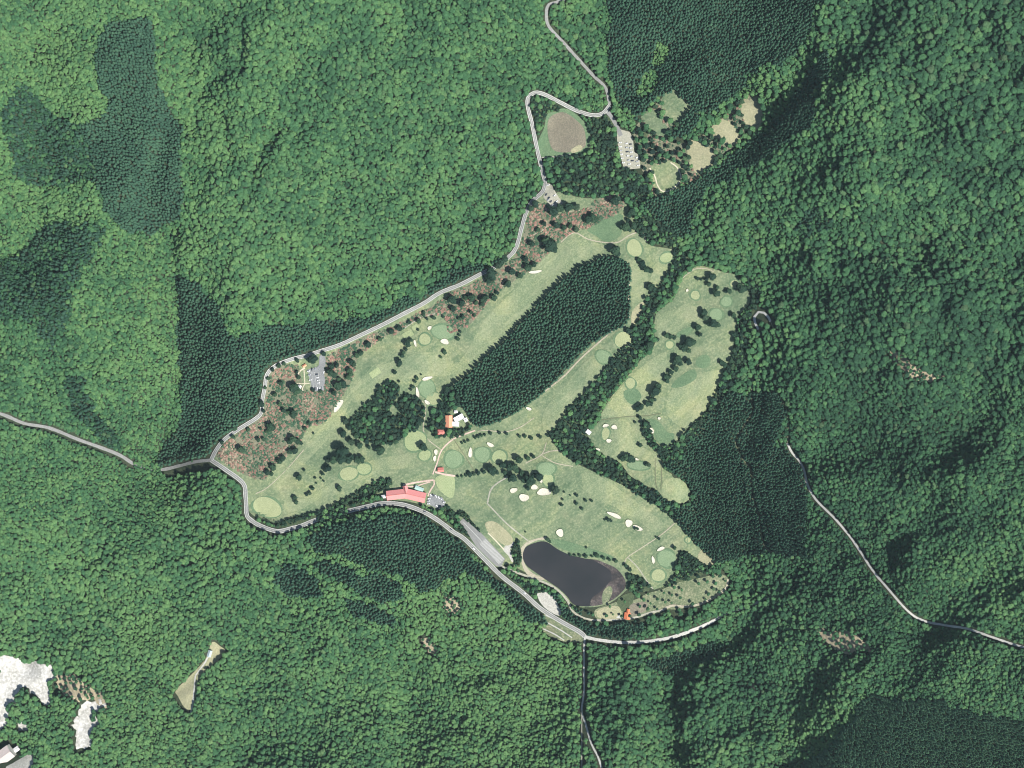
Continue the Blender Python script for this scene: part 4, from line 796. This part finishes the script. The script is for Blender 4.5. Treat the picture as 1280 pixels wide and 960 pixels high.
REGC = [((760,350),'at the upper end of the central wedge'),((690,410),'in the middle of the central wedge'),((610,500),'at the lower end of the central wedge'),((290,450),'in the left plantation beside the curving road'),((260,540),'at the lower tip of the left plantation'),((245,390),'at the upper end of the left plantation'),((520,375),'in the strip above the curving road'),
 ((165,70),'at the top of the upper left plantation'),((170,150),'in the middle of the upper left plantation'),((190,240),'at the foot of the upper left plantation'),((60,180),'in the mixed dark stand at the left edge'),((60,340),'in the lower dark stand at the left edge'),((105,520),'in the small dark stand above the left road'),
 ((420,680),'in the left part of the plantation below the clubhouse'),((530,680),'in the right part of the plantation below the clubhouse'),((450,730),'in the second band of the lower plantation'),((365,720),'in the small separate block of the lower plantation'),((460,765),'in the lowest small block below the clubhouse plantation'),((640,740),'in the strip left of the lower road'),
 ((850,640),'in the left tip of the right plantation'),((900,560),'in the right plantation by the eastern hole'),((955,520),'at the top of the right plantation'),((970,640),'right of the dark track through the right plantation'),((900,660),'at the foot of the right plantation'),
 ((800,60),'in the left part of the top plantation'),((880,60),'in the middle of the top plantation'),((960,40),'in the right part of the top plantation'),((880,140),'in the dark wedge between garden lawns'),((845,265),'in the small plantation block'),((960,180),'in the thin strip right of the gardens'),((1020,280),'in the dark patch on the right hillside'),
 ((1100,910),'in the left part of the bottom right plantation'),((1220,930),'in the right part of the bottom right plantation'),((760,785),'in the plantation below the pond'),((860,820),'in the dark strip below the lower road')]
REGP = [((700,220),'in the dark grove below the playing field'),((480,520),'in the central pine grove'),((780,470),'in the belt left of the eastern clearing'),((760,585),'in the belt above the lower right fairway'),((910,450),'on the right edge of the eastern clearing'),((430,630),'in the tree belt along the lower left road'),((560,540),'around the orange lodge'),((820,190),'among the garden lawns'),((870,700),'beside the marsh'),((820,290),'at the top of the northern clearing'),((590,650),'beside the striped car park')]
REGS = {'broad': REGB, 'cedar': REGC, 'pine': REGP}
KN = {'broad': ('broadleaf_tree', 'broad green tree crown', 300, 'broadleaf_forest'), 'pine': ('round_tree', 'dark rounded tree crown', max(0, 300-ntree), 'dark_tree_groves'), 'cedar': ('cedar_tree', 'pointed dark cedar', 300, 'cedar_plantation')}
HN = vnoise(9, 21)+.8*vnoise(22, 22)
def hash_n(x, y):
    return HN[np.clip(((y-HY0)/HS).round().astype(int), 0, len(gy)-1), np.clip(((x-HX0)/HS).round().astype(int), 0, len(gx)-1)]
def instancer(name, kindname, arr):
    """one object of many crowns: points with rotation, scale, tint and pick attributes"""
    g = ground(arr[:,0], arr[:,1]); n = len(arr)
    me = bpy.data.meshes.new(name); me.vertices.add(n); me.vertices.foreach_set('co', g.astype(np.float32).ravel())
    s = arr[:,2]*GSD/BASE[kindname]/2*(1.42 if kindname == 'broad' else 1.25 if kindname == 'pine' else 1.42)
    sc = np.stack([s*rng.uniform(.9, 1.12, n), s*rng.uniform(.9, 1.12, n), (.25*s+.5)*rng.uniform(.85, 1.12, n)], -1)
    if kindname == 'broad': sc[:,2] = np.maximum(.35, (.45*s+.32)*rng.uniform(.86, 1.12, n))
    clump = np.interp(hash_n(arr[:,0], arr[:,1]), [-2, 2], [.8, 1.24]); sc[:,2] *= clump if kindname == 'broad' else 1+(clump-1)*.4
    if kindname == 'pine': sc[:,2] = (.6*s+.35)*rng.uniform(.85, 1.15, n)
    for nm, tp, key, val in (('tint','FLOAT','value',arr[:,3]),('rz','FLOAT','value',rng.uniform(0, 6.28, n)),('pick','INT','value',rng.integers(0, len(PROTO[kindname]), n)),('scl','FLOAT_VECTOR','vector',sc)):
        a = me.attributes.new(nm, tp, 'POINT'); a.data.foreach_set(key, np.asarray(val, np.int32 if tp == 'INT' else np.float32).ravel())
    o = link(name, me); o['kind'] = 'stuff'
    return o, sc
SRC = {}
def add_nodes(o, srcs):
    ng = bpy.data.node_groups.new(o.name+'_scatter', 'GeometryNodeTree'); ng.interface.new_socket('Geometry', in_out='INPUT', socket_type='NodeSocketGeometry'); ng.interface.new_socket('Geometry', in_out='OUTPUT', socket_type='NodeSocketGeometry')
    N = ng.nodes; L_ = ng.links; gi = N.new('NodeGroupInput'); go = N.new('NodeGroupOutput'); jn = N.new('GeometryNodeJoinGeometry')
    for s in reversed(srcs):
        oi = N.new('GeometryNodeObjectInfo'); oi.inputs['Object'].default_value = s; oi.transform_space = 'ORIGINAL'; g2 = N.new('GeometryNodeGeometryToInstance')
        L_.new(oi.outputs['Geometry'], g2.inputs[0]); L_.new(g2.outputs[0], jn.inputs[0])
    ip = N.new('GeometryNodeInstanceOnPoints'); ip.inputs['Pick Instance'].default_value = True
    def attr(nm, tp):
        a = N.new('GeometryNodeInputNamedAttribute'); a.data_type = tp; a.inputs['Name'].default_value = nm; return a.outputs['Attribute']
    cb = N.new('ShaderNodeCombineXYZ'); L_.new(attr('rz', 'FLOAT'), cb.inputs[2]); er = N.new('FunctionNodeEulerToRotation'); L_.new(cb.outputs[0], er.inputs[0])
    L_.new(gi.outputs[0], ip.inputs['Points']); L_.new(jn.outputs[0], ip.inputs['Instance']); L_.new(attr('pick', 'INT'), ip.inputs['Instance Index']); L_.new(er.outputs[0], ip.inputs['Rotation']); L_.new(attr('scl', 'FLOAT_VECTOR'), ip.inputs['Scale'])
    L_.new(ip.outputs[0], go.inputs[0]); md = o.modifiers.new('scatter', 'NODES'); md.node_group = ng
for kd in ('broad', 'pine', 'cedar'):
    arr = np.array(pts[kd]); nm, desc, cnt, stuffname = KN[kd]
    vis = (arr[:,0] > 6) & (arr[:,0] < 1274) & (arr[:,1] > 6) & (arr[:,1] < 954)
    order = np.argsort(-np.where(vis, arr[:,2], -1))[:max(cnt, 8)]
    st, sc = instancer(stuffname, kd, arr)
    srcs = []; REG = REGS[kd]; RP = np.array([r_[0] for r_ in REG], float)
    for q, i in enumerate(order):
        x, y, s, tnt = arr[i]; j = int(np.argmin(np.hypot(RP[:,0]-x, RP[:,1]-y))); e = link(nm, WHOLE[kd][q % len(WHOLE[kd])]); g = ground(x, y)
        e.location = tuple(g); e.rotation_euler = (0, 0, random.random()*6.28); e.scale = tuple(sc[i]); e['tint'] = float(tnt)
        tag(e, f'{desc} {REG[j][1]}', 'tree', f'{desc}s {REG[j][1]}')
        if len(srcs) < len(WHOLE[kd]): srcs.append(e)
    # the chosen ones leave the mass
    keep = np.ones(len(arr), bool); keep[order] = False
    bpy.data.objects.remove(st); st, sc = instancer(stuffname, kd, arr[keep]); add_nodes(st, srcs)
    tag(st, {'broad':'dense mass of green broadleaf forest on the hillsides','pine':'groves and belts of dark round trees between the fairways','cedar':'dark even plantations of cedar'}[kd], {'broad':'forest','pine':'grove','cedar':'plantation'}[kd])
# azalea shrubs
zp = []
for p_ in AZ+[GARDEN]:
    pp = smooth_closed(p_, 2); x0, y0 = pp.min(0); x1, y1 = pp.max(0); n = int((x1-x0)*(y1-y0)/(4.6 if p_ is not GARDEN else 14.0)); x, y = rng.uniform(x0, x1, n), rng.uniform(y0, y1, n); ok = inside(pp, x, y)
    zp.append(np.stack([x[ok], y[ok]], -1))
zp = np.vstack(zp); ki = kind[((zp[:,1]-OY)*RS).astype(int), ((zp[:,0]-OX)*RS).astype(int)]
LAWNS = [*GL, Z('E',(760,210),(830,210),(820,250),(770,270)), Z('k',(180,320),(350,300),(440,780),(260,780),(180,600))]
lotm = rast(WLOT, 0) | rast(SLOT, 0) | rast(NLOT, 0) | roadm
for q_ in LAWNS: lotm |= rast(q_, 0)
zp = zp[~lotm[((zp[:,1]-OY)*RS).astype(int), ((zp[:,0]-OX)*RS).astype(int)]]
zp = zp[(vn_[((zp[:,1]-OY)*RS).astype(int), ((zp[:,0]-OX)*RS).astype(int)] > -.75) | (rng.random(len(zp)) < .2)]
BASE['azalea'] = 1.5; PROTO['azalea'] = [(crown_broad(90+i, 1.5, .8, .75, 6, 40, .1, 2), None, MT['azalea']) for i in range(3)]
for c_, _, m_ in PROTO['azalea']: c_.materials.append(m_)
zarr = np.concatenate([zp, rng.uniform(1.5, 2.9, (len(zp), 1)), np.zeros((len(zp), 1))], 1)
order = np.argsort(-zarr[:,2])[:12]
st, sc = instancer('azalea_shrubs', 'azalea', np.delete(zarr, order, 0)); srcs = []
for q, i in enumerate(order):
    x, y, s, _ = zarr[i]; e = link('azalea_shrub', PROTO['azalea'][q % 3][0]); e.location = tuple(ground(x, y)); k_ = s*GSD/3*1.15; e.scale = (k_, k_, k_)
    tag(e, 'low rounded shrub among many in the reddish shrub gardens', 'shrub', 'single shrubs of the shrub gardens')
    if q < 3: srcs.append(e)
add_nodes(st, srcs); tag(st, 'reddish and green low shrubs covering the gardens by the road', 'shrubs')

# ------------------------------------------------------------------ buildings
def box(bm, x0, x1, y0, y1, z0, z1):
    v = [bm.verts.new(p_) for p_ in ((x0,y0,z0),(x1,y0,z0),(x1,y1,z0),(x0,y1,z0),(x0,y0,z1),(x1,y0,z1),(x1,y1,z1),(x0,y1,z1))]
    for f in ((3,2,1,0),(4,5,6,7),(0,1,5,4),(1,2,6,5),(2,3,7,6),(3,0,4,7)): bm.faces.new([v[i] for i in f])
def done(name, bm, mat, parent=None):
    bmesh.ops.recalc_face_normals(bm, faces=bm.faces)
    me = bpy.data.meshes.new(name); bm.to_mesh(me); bm.free(); return link(name, me, mat, parent)
def gable_roof(bm, L_, W_, z, h, ov=.7, t=.25, hip=0.0):
    a, b_ = L_/2+ov, W_/2+ov; zz = z-ov*h/(W_/2)*.6; r_ = a-hip
    top = [(-a,-b_,zz),(a,-b_,zz),(a,b_,zz),(-a,b_,zz),(-r_,0,z+h),(r_,0,z+h)]
    up = [bm.verts.new((x, y, q+t)) for x, y, q in top]; dn = [bm.verts.new(p_) for p_ in top]
    for V, fl in ((up, 1), (dn, -1)):
        for f in ((0,1,5,4),(2,3,4,5),(1,2,5),(3,0,4)):
            if hip == 0 and len(f) == 3: continue
            bm.faces.new([V[i] for i in f][::fl])
    loop = [0,1,2,3] if hip else [0,1,5,2,3,4]
    for i in range(len(loop)):
        p_, q = loop[i], loop[(i+1) % len(loop)]; bm.faces.new([up[p_], dn[p_], dn[q], up[q]])
def walls(bm, L_, W_, z, h, hip):
    v = [bm.verts.new(p_) for p_ in ((-L_/2,-W_/2,-1.5),(L_/2,-W_/2,-1.5),(L_/2,W_/2,-1.5),(-L_/2,W_/2,-1.5),(-L_/2,-W_/2,z-.02),(L_/2,-W_/2,z-.02),(L_/2,W_/2,z-.02),(-L_/2,W_/2,z-.02))]
    for i in range(4): bm.faces.new([v[i], v[(i+1) % 4], v[4+(i+1) % 4], v[4+i]])
    if not hip:
        for i, j, x in ((5, 6, L_/2), (7, 4, -L_/2)): bm.faces.new([v[i], v[j], bm.verts.new((x, 0, z+h*.96))])
def openings(root, L_, W_, z, n):
    for s in (-1, 1):
        for i in range(n):
            x = -L_/2+L_*(i+.5)/n; bm = bmesh.new()
            if s == -1 and i == n//2:
                box(bm, x-.6, x+.6, s*W_/2-.06, s*W_/2+.06, .05, 2.15); done('door', bm, MT['timber'], root)
            else:
                box(bm, x-.7, x+.7, s*W_/2-.05, s*W_/2+.05, z-2.0, z-.8); wn = done('window', bm, MT['glass'], root)
def house(name, label, cat, px, py, L_, W_, ang, z, h, rmat, hip=0.0, n=4, root=None, off=(0, 0, 0), group=None):
    if root is None:
        root = tag(empty(name, tuple(ground(px, py, .3)), R(ang)), label, cat, group)
    bm = bmesh.new(); walls(bm, L_, W_, z, h, hip); done('wall', bm, MT['wall'], root)
    bm = bmesh.new(); gable_roof(bm, L_, W_, z, h, hip=hip); rf = done('roof', bm, rmat, root)
    bm = bmesh.new(); box(bm, -L_/2-.5+hip, L_/2+.5-hip, -.28, .28, z+h+.1, z+h+.42); done('ridge', bm, rmat, rf)
    openings(root, L_, W_, z, n); return root
def flat_block(root, cx, cy, L_, W_, ang, z, mat, n=3):
    c, s = math.cos(ang), math.sin(ang)
    def put(bm): bmesh.ops.rotate(bm, matrix=Matrix.Rotation(ang, 3, 'Z'), verts=bm.verts); bmesh.ops.translate(bm, vec=(cx, cy, 0), verts=bm.verts)
    bm = bmesh.new(); box(bm, -L_/2, L_/2, -W_/2, W_/2, -1.5, z-.02); put(bm); done('wall', bm, MT['wall'], root)
    bm = bmesh.new(); box(bm, -L_/2-.4, L_/2+.4, -W_/2-.4, W_/2+.4, z, z+.35); box(bm, -L_/2-.4, L_/2+.4, -W_/2-.4, -W_/2-.1, z+.36, z+.7); box(bm, -L_/2-.4, L_/2+.4, W_/2+.1, W_/2+.4, z+.36, z+.7); put(bm); rf = done('roof', bm, mat, root)
    bm = bmesh.new(); box(bm, -.9, .9, -.6, .6, z+.36, z+1.2); put(bm); done('roof_vent', bm, MT['roofgrey'], rf)
    for i in range(n):
        x = -L_/2+L_*(i+.5)/n; bm = bmesh.new(); box(bm, x-.8, x+.8, -W_/2-.05, -W_/2+.05, 1, 2.3); put(bm); done('window', bm, MT['glass'], root)
def px2m(root_px, p_): return ((p_[0]-root_px[0])*GSD, (root_px[1]-p_[1])*GSD)
# clubhouse: two wings meeting at an angle and a cross gable
jn = Z('c',(420,338))[0]; lw = Z('c',(128,372))[0]; rw = Z('c',(715,408))[0]
root = tag(empty('clubhouse', tuple(ground(*jn, .3))), 'long bent clubhouse with pinkish red roof beside the lower road', 'clubhouse')
def wing(a, b_, W_, z, h, ext0, ext1, nm, roofmat):
    ax, ay = px2m(jn, a); bx, by = px2m(jn, b_); L_ = math.hypot(bx-ax, by-ay); an = math.atan2(by-ay, bx-ax); ux, uy = (bx-ax)/L_, (by-ay)/L_
    ax -= ux*ext0; ay -= uy*ext0; L_ += ext0+ext1; mx, my = ax+ux*L_/2, ay+uy*L_/2
    def put(bm): bmesh.ops.rotate(bm, matrix=Matrix.Rotation(an, 3, 'Z'), verts=bm.verts); bmesh.ops.translate(bm, vec=(mx, my, 0), verts=bm.verts)
    bm = bmesh.new(); walls(bm, L_, W_, z, h, 0); put(bm); done('wall', bm, MT['wall'], root)
    bm = bmesh.new(); gable_roof(bm, L_, W_, z, h); put(bm); rf = done('roof', bm, roofmat, root)
    bm = bmesh.new(); box(bm, -L_/2-.5, L_/2+.5, -.3, .3, z+h+.1, z+h+.5); put(bm); done('ridge', bm, MT['roofred2'], rf)
    for s in (-1, 1):
        for i in range(6):
            x = -L_/2+L_*(i+.5)/6; bm = bmesh.new(); box(bm, x-1.2, x+1.2, s*W_/2-.06, s*W_/2+.06, z-3.2, z-1); put(bm); done('window', bm, MT['glass'], root)
wing(lw, jn, 13.5, 6.5, 4.2, 1.0, 1.6, 'l', MT['roofred']); wing(jn, rw, 14.5, 6.3, 4.4, 1.6, 1.0, 'r', MT['roofred'])
wing(Z('c',(404,222))[0], Z('c',(428,335))[0], 6.0, 6.9, 4.0, 0, 0, 'g', MT['roofred'])
house('annex', 'tiny white roofed annex at the left end of the clubhouse', 'annex', *Z('c',(60,392))[0], 5.5, 4, 10, 3, 1.2, MT['roofwhite'], n=2)
house('pavilion', 'small pale teal roofed pavilion above the clubhouse', 'pavilion', *Z('c',(630,265))[0], 12.5, 5, -22, 3.2, 1.3, MT['roofteal'])
house('cabin', 'small pink tiled building in the pines below the white one', 'house', *Z('h',(245,860))[0], 9.5, 7, 0, 4.0, 2.2, MT['roofred2'], hip=2.5, n=3)
house('lodge', 'orange gable roofed lodge left of the white flat roof', 'house', *Z('h',(455,570))[0], 17.5, 9.5, 90, 5.0, 3.4, MT['rooforange'])
pc = Z('h',(720,480))[0]
root = tag(empty('villa', tuple(ground(*pc, .3))), 'white flat roofed building between the plantation and the orange lodge', 'building')
flat_block(root, 0, 0, 15, 7.5, R(29), 6, MT['roofwhite']); x, y = px2m(pc, Z('h',(630,640))[0]); flat_block(root, x, y, 10.5, 6.5, R(-4), 4.4, MT['roofwhite']); x, y = px2m(pc, Z('h',(905,530))[0]); flat_block(root, x, y, 5, 5.5, R(29), 3.6, MT['roofwhite'], 2)
house('shed', 'tiny white shed just above the white flat roofed building', 'shed', *Z('h',(640,310))[0], 4, 3.2, 10, 2.8, .9, MT['roofwhite'], n=2)
house('hut', 'small brown red hut where two clay paths meet', 'hut', 551, 587, 8, 5.5, 3, 3.2, 1.6, MT['roofred2'], n=3)
house('hut', 'small pale hut in the tree belt beside bunkers', 'hut', 735.5, 540, 6.5, 5, -38, 3.2, 1.5, MT['roofwhite'], n=2)
pc = Z('f',(380,470))[0]
house('farm_shed', 'rust orange roofed shed at the foot of the marsh', 'shed', *pc, 9.5, 8, 82, 3.6, 2.0, MT['roofrust'], n=3)
house('farm_shed', 'narrow upright shed joined above the rust orange shed', 'shed', *Z('f',(400,375))[0], 5.5, 3.2, 80, 3.0, 1.0, MT['roofrust'], n=2)
house('viewing_hut', 'small grey blue roofed hut atop the narrow lower left clearing', 'hut', 262.5, 816.5, 9, 5, 72, 3.2, 1.4, MT['slate'], n=2)
house('rest_house', 'tiny pale roofed rest house left of the small left car park', 'house', *Z('k',(235,700))[0], 5, 4, 60, 3, 1.3, MT['roofwhite'], n=2)
house('toilet_block', 'tiny pinkish roofed block above the small left car park', 'hut', *Z('k',(335,275))[0], 5, 3, 35, 3, 1.1, MT['rooforange'], n=2)
house('villa_house', 'large greyish pink roofed house in the bottom left corner', 'house', 6, 944, 30, 20, 36, 8.5, 4.0, MT['roofgrey'], n=6)
house('annex', 'white roofed annex at the right side of the corner house', 'annex', 22, 935.5, 8, 6, 36, 5.0, 1.4, MT['roofwhite'], n=2)
# round shelter in the gardens
pc = (815.5, 190.2); root = tag(empty('round_shelter', tuple(ground(*pc, .3))), 'pale round shelter with conical roof among garden shrubs', 'shelter')
bm = bmesh.new(); bmesh.ops.create_cone(bm, cap_ends=True, segments=20, radius1=3.6, radius2=.2, depth=1.6); bmesh.ops.translate(bm, vec=(0, 0, 3.8), verts=bm.verts); done('roof', bm, MT['concrete'], root)
for i in range(6):
    bm = bmesh.new(); bmesh.ops.create_cone(bm, cap_ends=True, segments=8, radius1=.12, radius2=.12, depth=3.2); bmesh.ops.translate(bm, vec=(2.7*math.cos(i*1.047), 2.7*math.sin(i*1.047), 1.5), verts=bm.verts); done('post', bm, MT['timber'], root)

# ------------------------------------------------------------------ thin air between the aircraft and the ground
bm = bmesh.new(); box(bm, -5200, 5200, -5200, 5200, float(tv[:,2].min())-1.0, FLY+20)
hz = done('haze', bm, None); hm = bpy.data.materials.new('haze'); hm.use_nodes = True; hn = hm.node_tree; hn.nodes.remove(hn.nodes['Principled BSDF'])
pv = hn.nodes.new('ShaderNodeVolumePrincipled'); pv.inputs['Color'].default_value = (.72, .92, .95, 1); pv.inputs['Density'].default_value = 1.3e-5; pv.inputs['Anisotropy'].default_value = 0
hn.links.new(pv.outputs[0], hn.nodes['Material Output'].inputs['Volume']); hz.data.materials.append(hm); hz['kind'] = 'stuff'
# ------------------------------------------------------------------ cars
def car_parts():
    P_ = {}
    bm = bmesh.new(); prof = [(-2.2,.35),(-2.2,.8),(-2.05,.95),(-1.1,1.0),(1.2,1.02),(2.1,.85),(2.25,.6),(2.2,.35)]
    A = [bm.verts.new((x, -.86, z)) for x, z in prof]; B = [bm.verts.new((x, .86, z)) for x, z in prof]
    for i in range(len(prof)): j = (i+1) % len(prof); bm.faces.new([A[i], A[j], B[j], B[i]])
    bm.faces.new(A[::-1]); bm.faces.new(B); 
    box(bm, -1.5, .45, -.66, .66, 1.44, 1.5)
    bmesh.ops.recalc_face_normals(bm, faces=bm.faces); me = bpy.data.meshes.new('body'); bm.to_mesh(me); bm.free(); P_['body'] = me
    bm = bmesh.new(); lo = [(-2.0,-.78),(1.15,-.78),(1.15,.78),(-2.0,.78)]; hi = [(-1.52,-.68),(.47,-.68),(.47,.68),(-1.52,.68)]
    a = [bm.verts.new((x, y, .99)) for x, y in lo]; b_ = [bm.verts.new((x, y, 1.435)) for x, y in hi]
    for i in range(4): bm.faces.new([a[i], a[(i+1) % 4], b_[(i+1) % 4], b_[i]])
    bm.faces.new(b_); me = bpy.data.meshes.new('window'); bm.to_mesh(me); bm.free(); me.materials.append(MT['glass']); P_['window'] = me
    bm = bmesh.new(); bmesh.ops.create_cone(bm, cap_ends=True, segments=12, radius1=.33, radius2=.33, depth=.22); bmesh.ops.rotate(bm, matrix=Matrix.Rotation(R(90), 3, 'X'), verts=bm.verts)
    me = bpy.data.meshes.new('wheel'); bm.to_mesh(me); bm.free(); me.materials.append(MT['tyre']); P_['wheel'] = me
    return P_
CP = car_parts(); BODY = {}
for c_ in ('white', 'silver', 'dark', 'red'):
    me = CP['body'].copy(); me.name = 'body'; me.materials.append(MT['car'+c_]); BODY[c_] = me
def car(px, py, ang, colour, label, group):
    e = tag(empty('car', tuple(ground(px, py, o4+.09)), R(ang)), label, 'car', group)
    link('body', BODY[colour], None, e); link('window', CP['window'], None, e)
    for x in (-1.35, 1.4):
        for y in (-.8, .8): w_ = link('wheel', CP['wheel'], None, e); w_.location = (x, y, .34)
def lotcars(lst, ctx, group):
    lst = sorted(lst, key=lambda t: t[1])
    for i, (x, y, a, c_) in enumerate(lst): car(x, y, a, c_, f'{c_} car, {ordinal(i, len(lst), "top")} {ctx}', group)
lotcars([(775,178.5,5,'white'),(775.2,183.6,5,'white'),(775.8,188.3,5,'silver'),(776.4,193,5,'white'),(777.2,198,5,'white'),(778.8,203.6,5,'white')], 'in the left column of the upper car park', 'cars in the upper car park')
lotcars([(783,179.5,8,'white'),(783.4,184.6,8,'silver'),(784,189.9,8,'dark'),(784.6,195,8,'white'),(785.4,200.5,8,'silver'),(786.4,205.3,8,'white')], 'in the middle column of the upper car park', 'cars in the upper car park')
lotcars([(788,180.5,8,'dark'),(788.4,185.2,8,'white'),(788.8,190.4,8,'white'),(789.4,195.6,8,'silver'),(790.4,201.2,8,'dark')], 'in the right half row of the upper car park', 'cars in the upper car park')
lotcars([(795.6,197.3,25,'white'),(796.4,202,20,'silver'),(797.4,207,15,'white')], 'at the right edge of the upper car park', 'cars in the upper car park')
lotcars([(396,468,10,'dark'),(397,472,10,'white'),(397.6,475.4,10,'white'),(398.2,478.6,10,'white')], 'in the middle row of the small left car park', 'cars in the small left car park')
lotcars([(390,461.6,85,'dark'),(394,461,85,'silver'),(385.6,463.9,10,'white'),(386.8,468.7,10,'silver'),(387.8,475,10,'white'),(405,465.6,80,'white')], 'around the rim of the small left car park', 'cars in the small left car park')
lst = [(394,486,90,'dark'),(397,485.6,90,'white'),(400,485.4,90,'white'),(403,484.6,90,'silver')]
for i, (x, y, a, c_) in enumerate(lst): car(x, y, a, c_, f'{c_} car, {ordinal(i, 4, "left")} in the bottom row of the small left car park', 'cars in the small left car park')
lotcars([(684.6,226,75,'dark'),(685.2,231.5,20,'white'),(682.8,243.4,60,'dark'),(693.4,244.4,30,'white'),(686.2,247.7,50,'dark'),(685.2,250,50,'silver'),(688.6,252,40,'dark'),(696,252,30,'white'),(691,256.4,30,'white'),(698,256,30,'dark')], 'on the gravel lot beside the upper road', 'cars on the gravel lot by the upper road')
lotcars([(538.3,618.6,-60,'white'),(541.6,618.8,-60,'dark'),(545,620,-60,'white'),(548.4,621.6,-60,'white'),(551.5,622.9,-60,'silver'),(536.2,623,5,'white'),(535.6,626.2,5,'silver'),(555,627.5,0,'white'),(535.4,629.6,5,'white'),(554.4,631.2,-20,'white'),(546,632,-25,'white')], 'in the car park beside the clubhouse', 'cars in the clubhouse car park')
car(531, 639.4, -18, 'dark', 'dark car driving on the road just below the clubhouse', 'cars on the roads'); car(564, 661.5, -38, 'dark', 'dark car on the road left of the long striped car park', 'cars on the roads')
car(592, 685.4, -40, 'white', 'white car on the road beside the middle of the striped car park', 'cars on the roads'); car(655.5, 741, -36, 'silver', 'silver car on the road left of the white gravel patch', 'cars on the roads')
print('objects', len(bpy.data.objects))
for o in bpy.data.objects:
    if 'label' in o and len(o['label'].replace('-',' ').split()) > 16: print('LONG', o['label'])
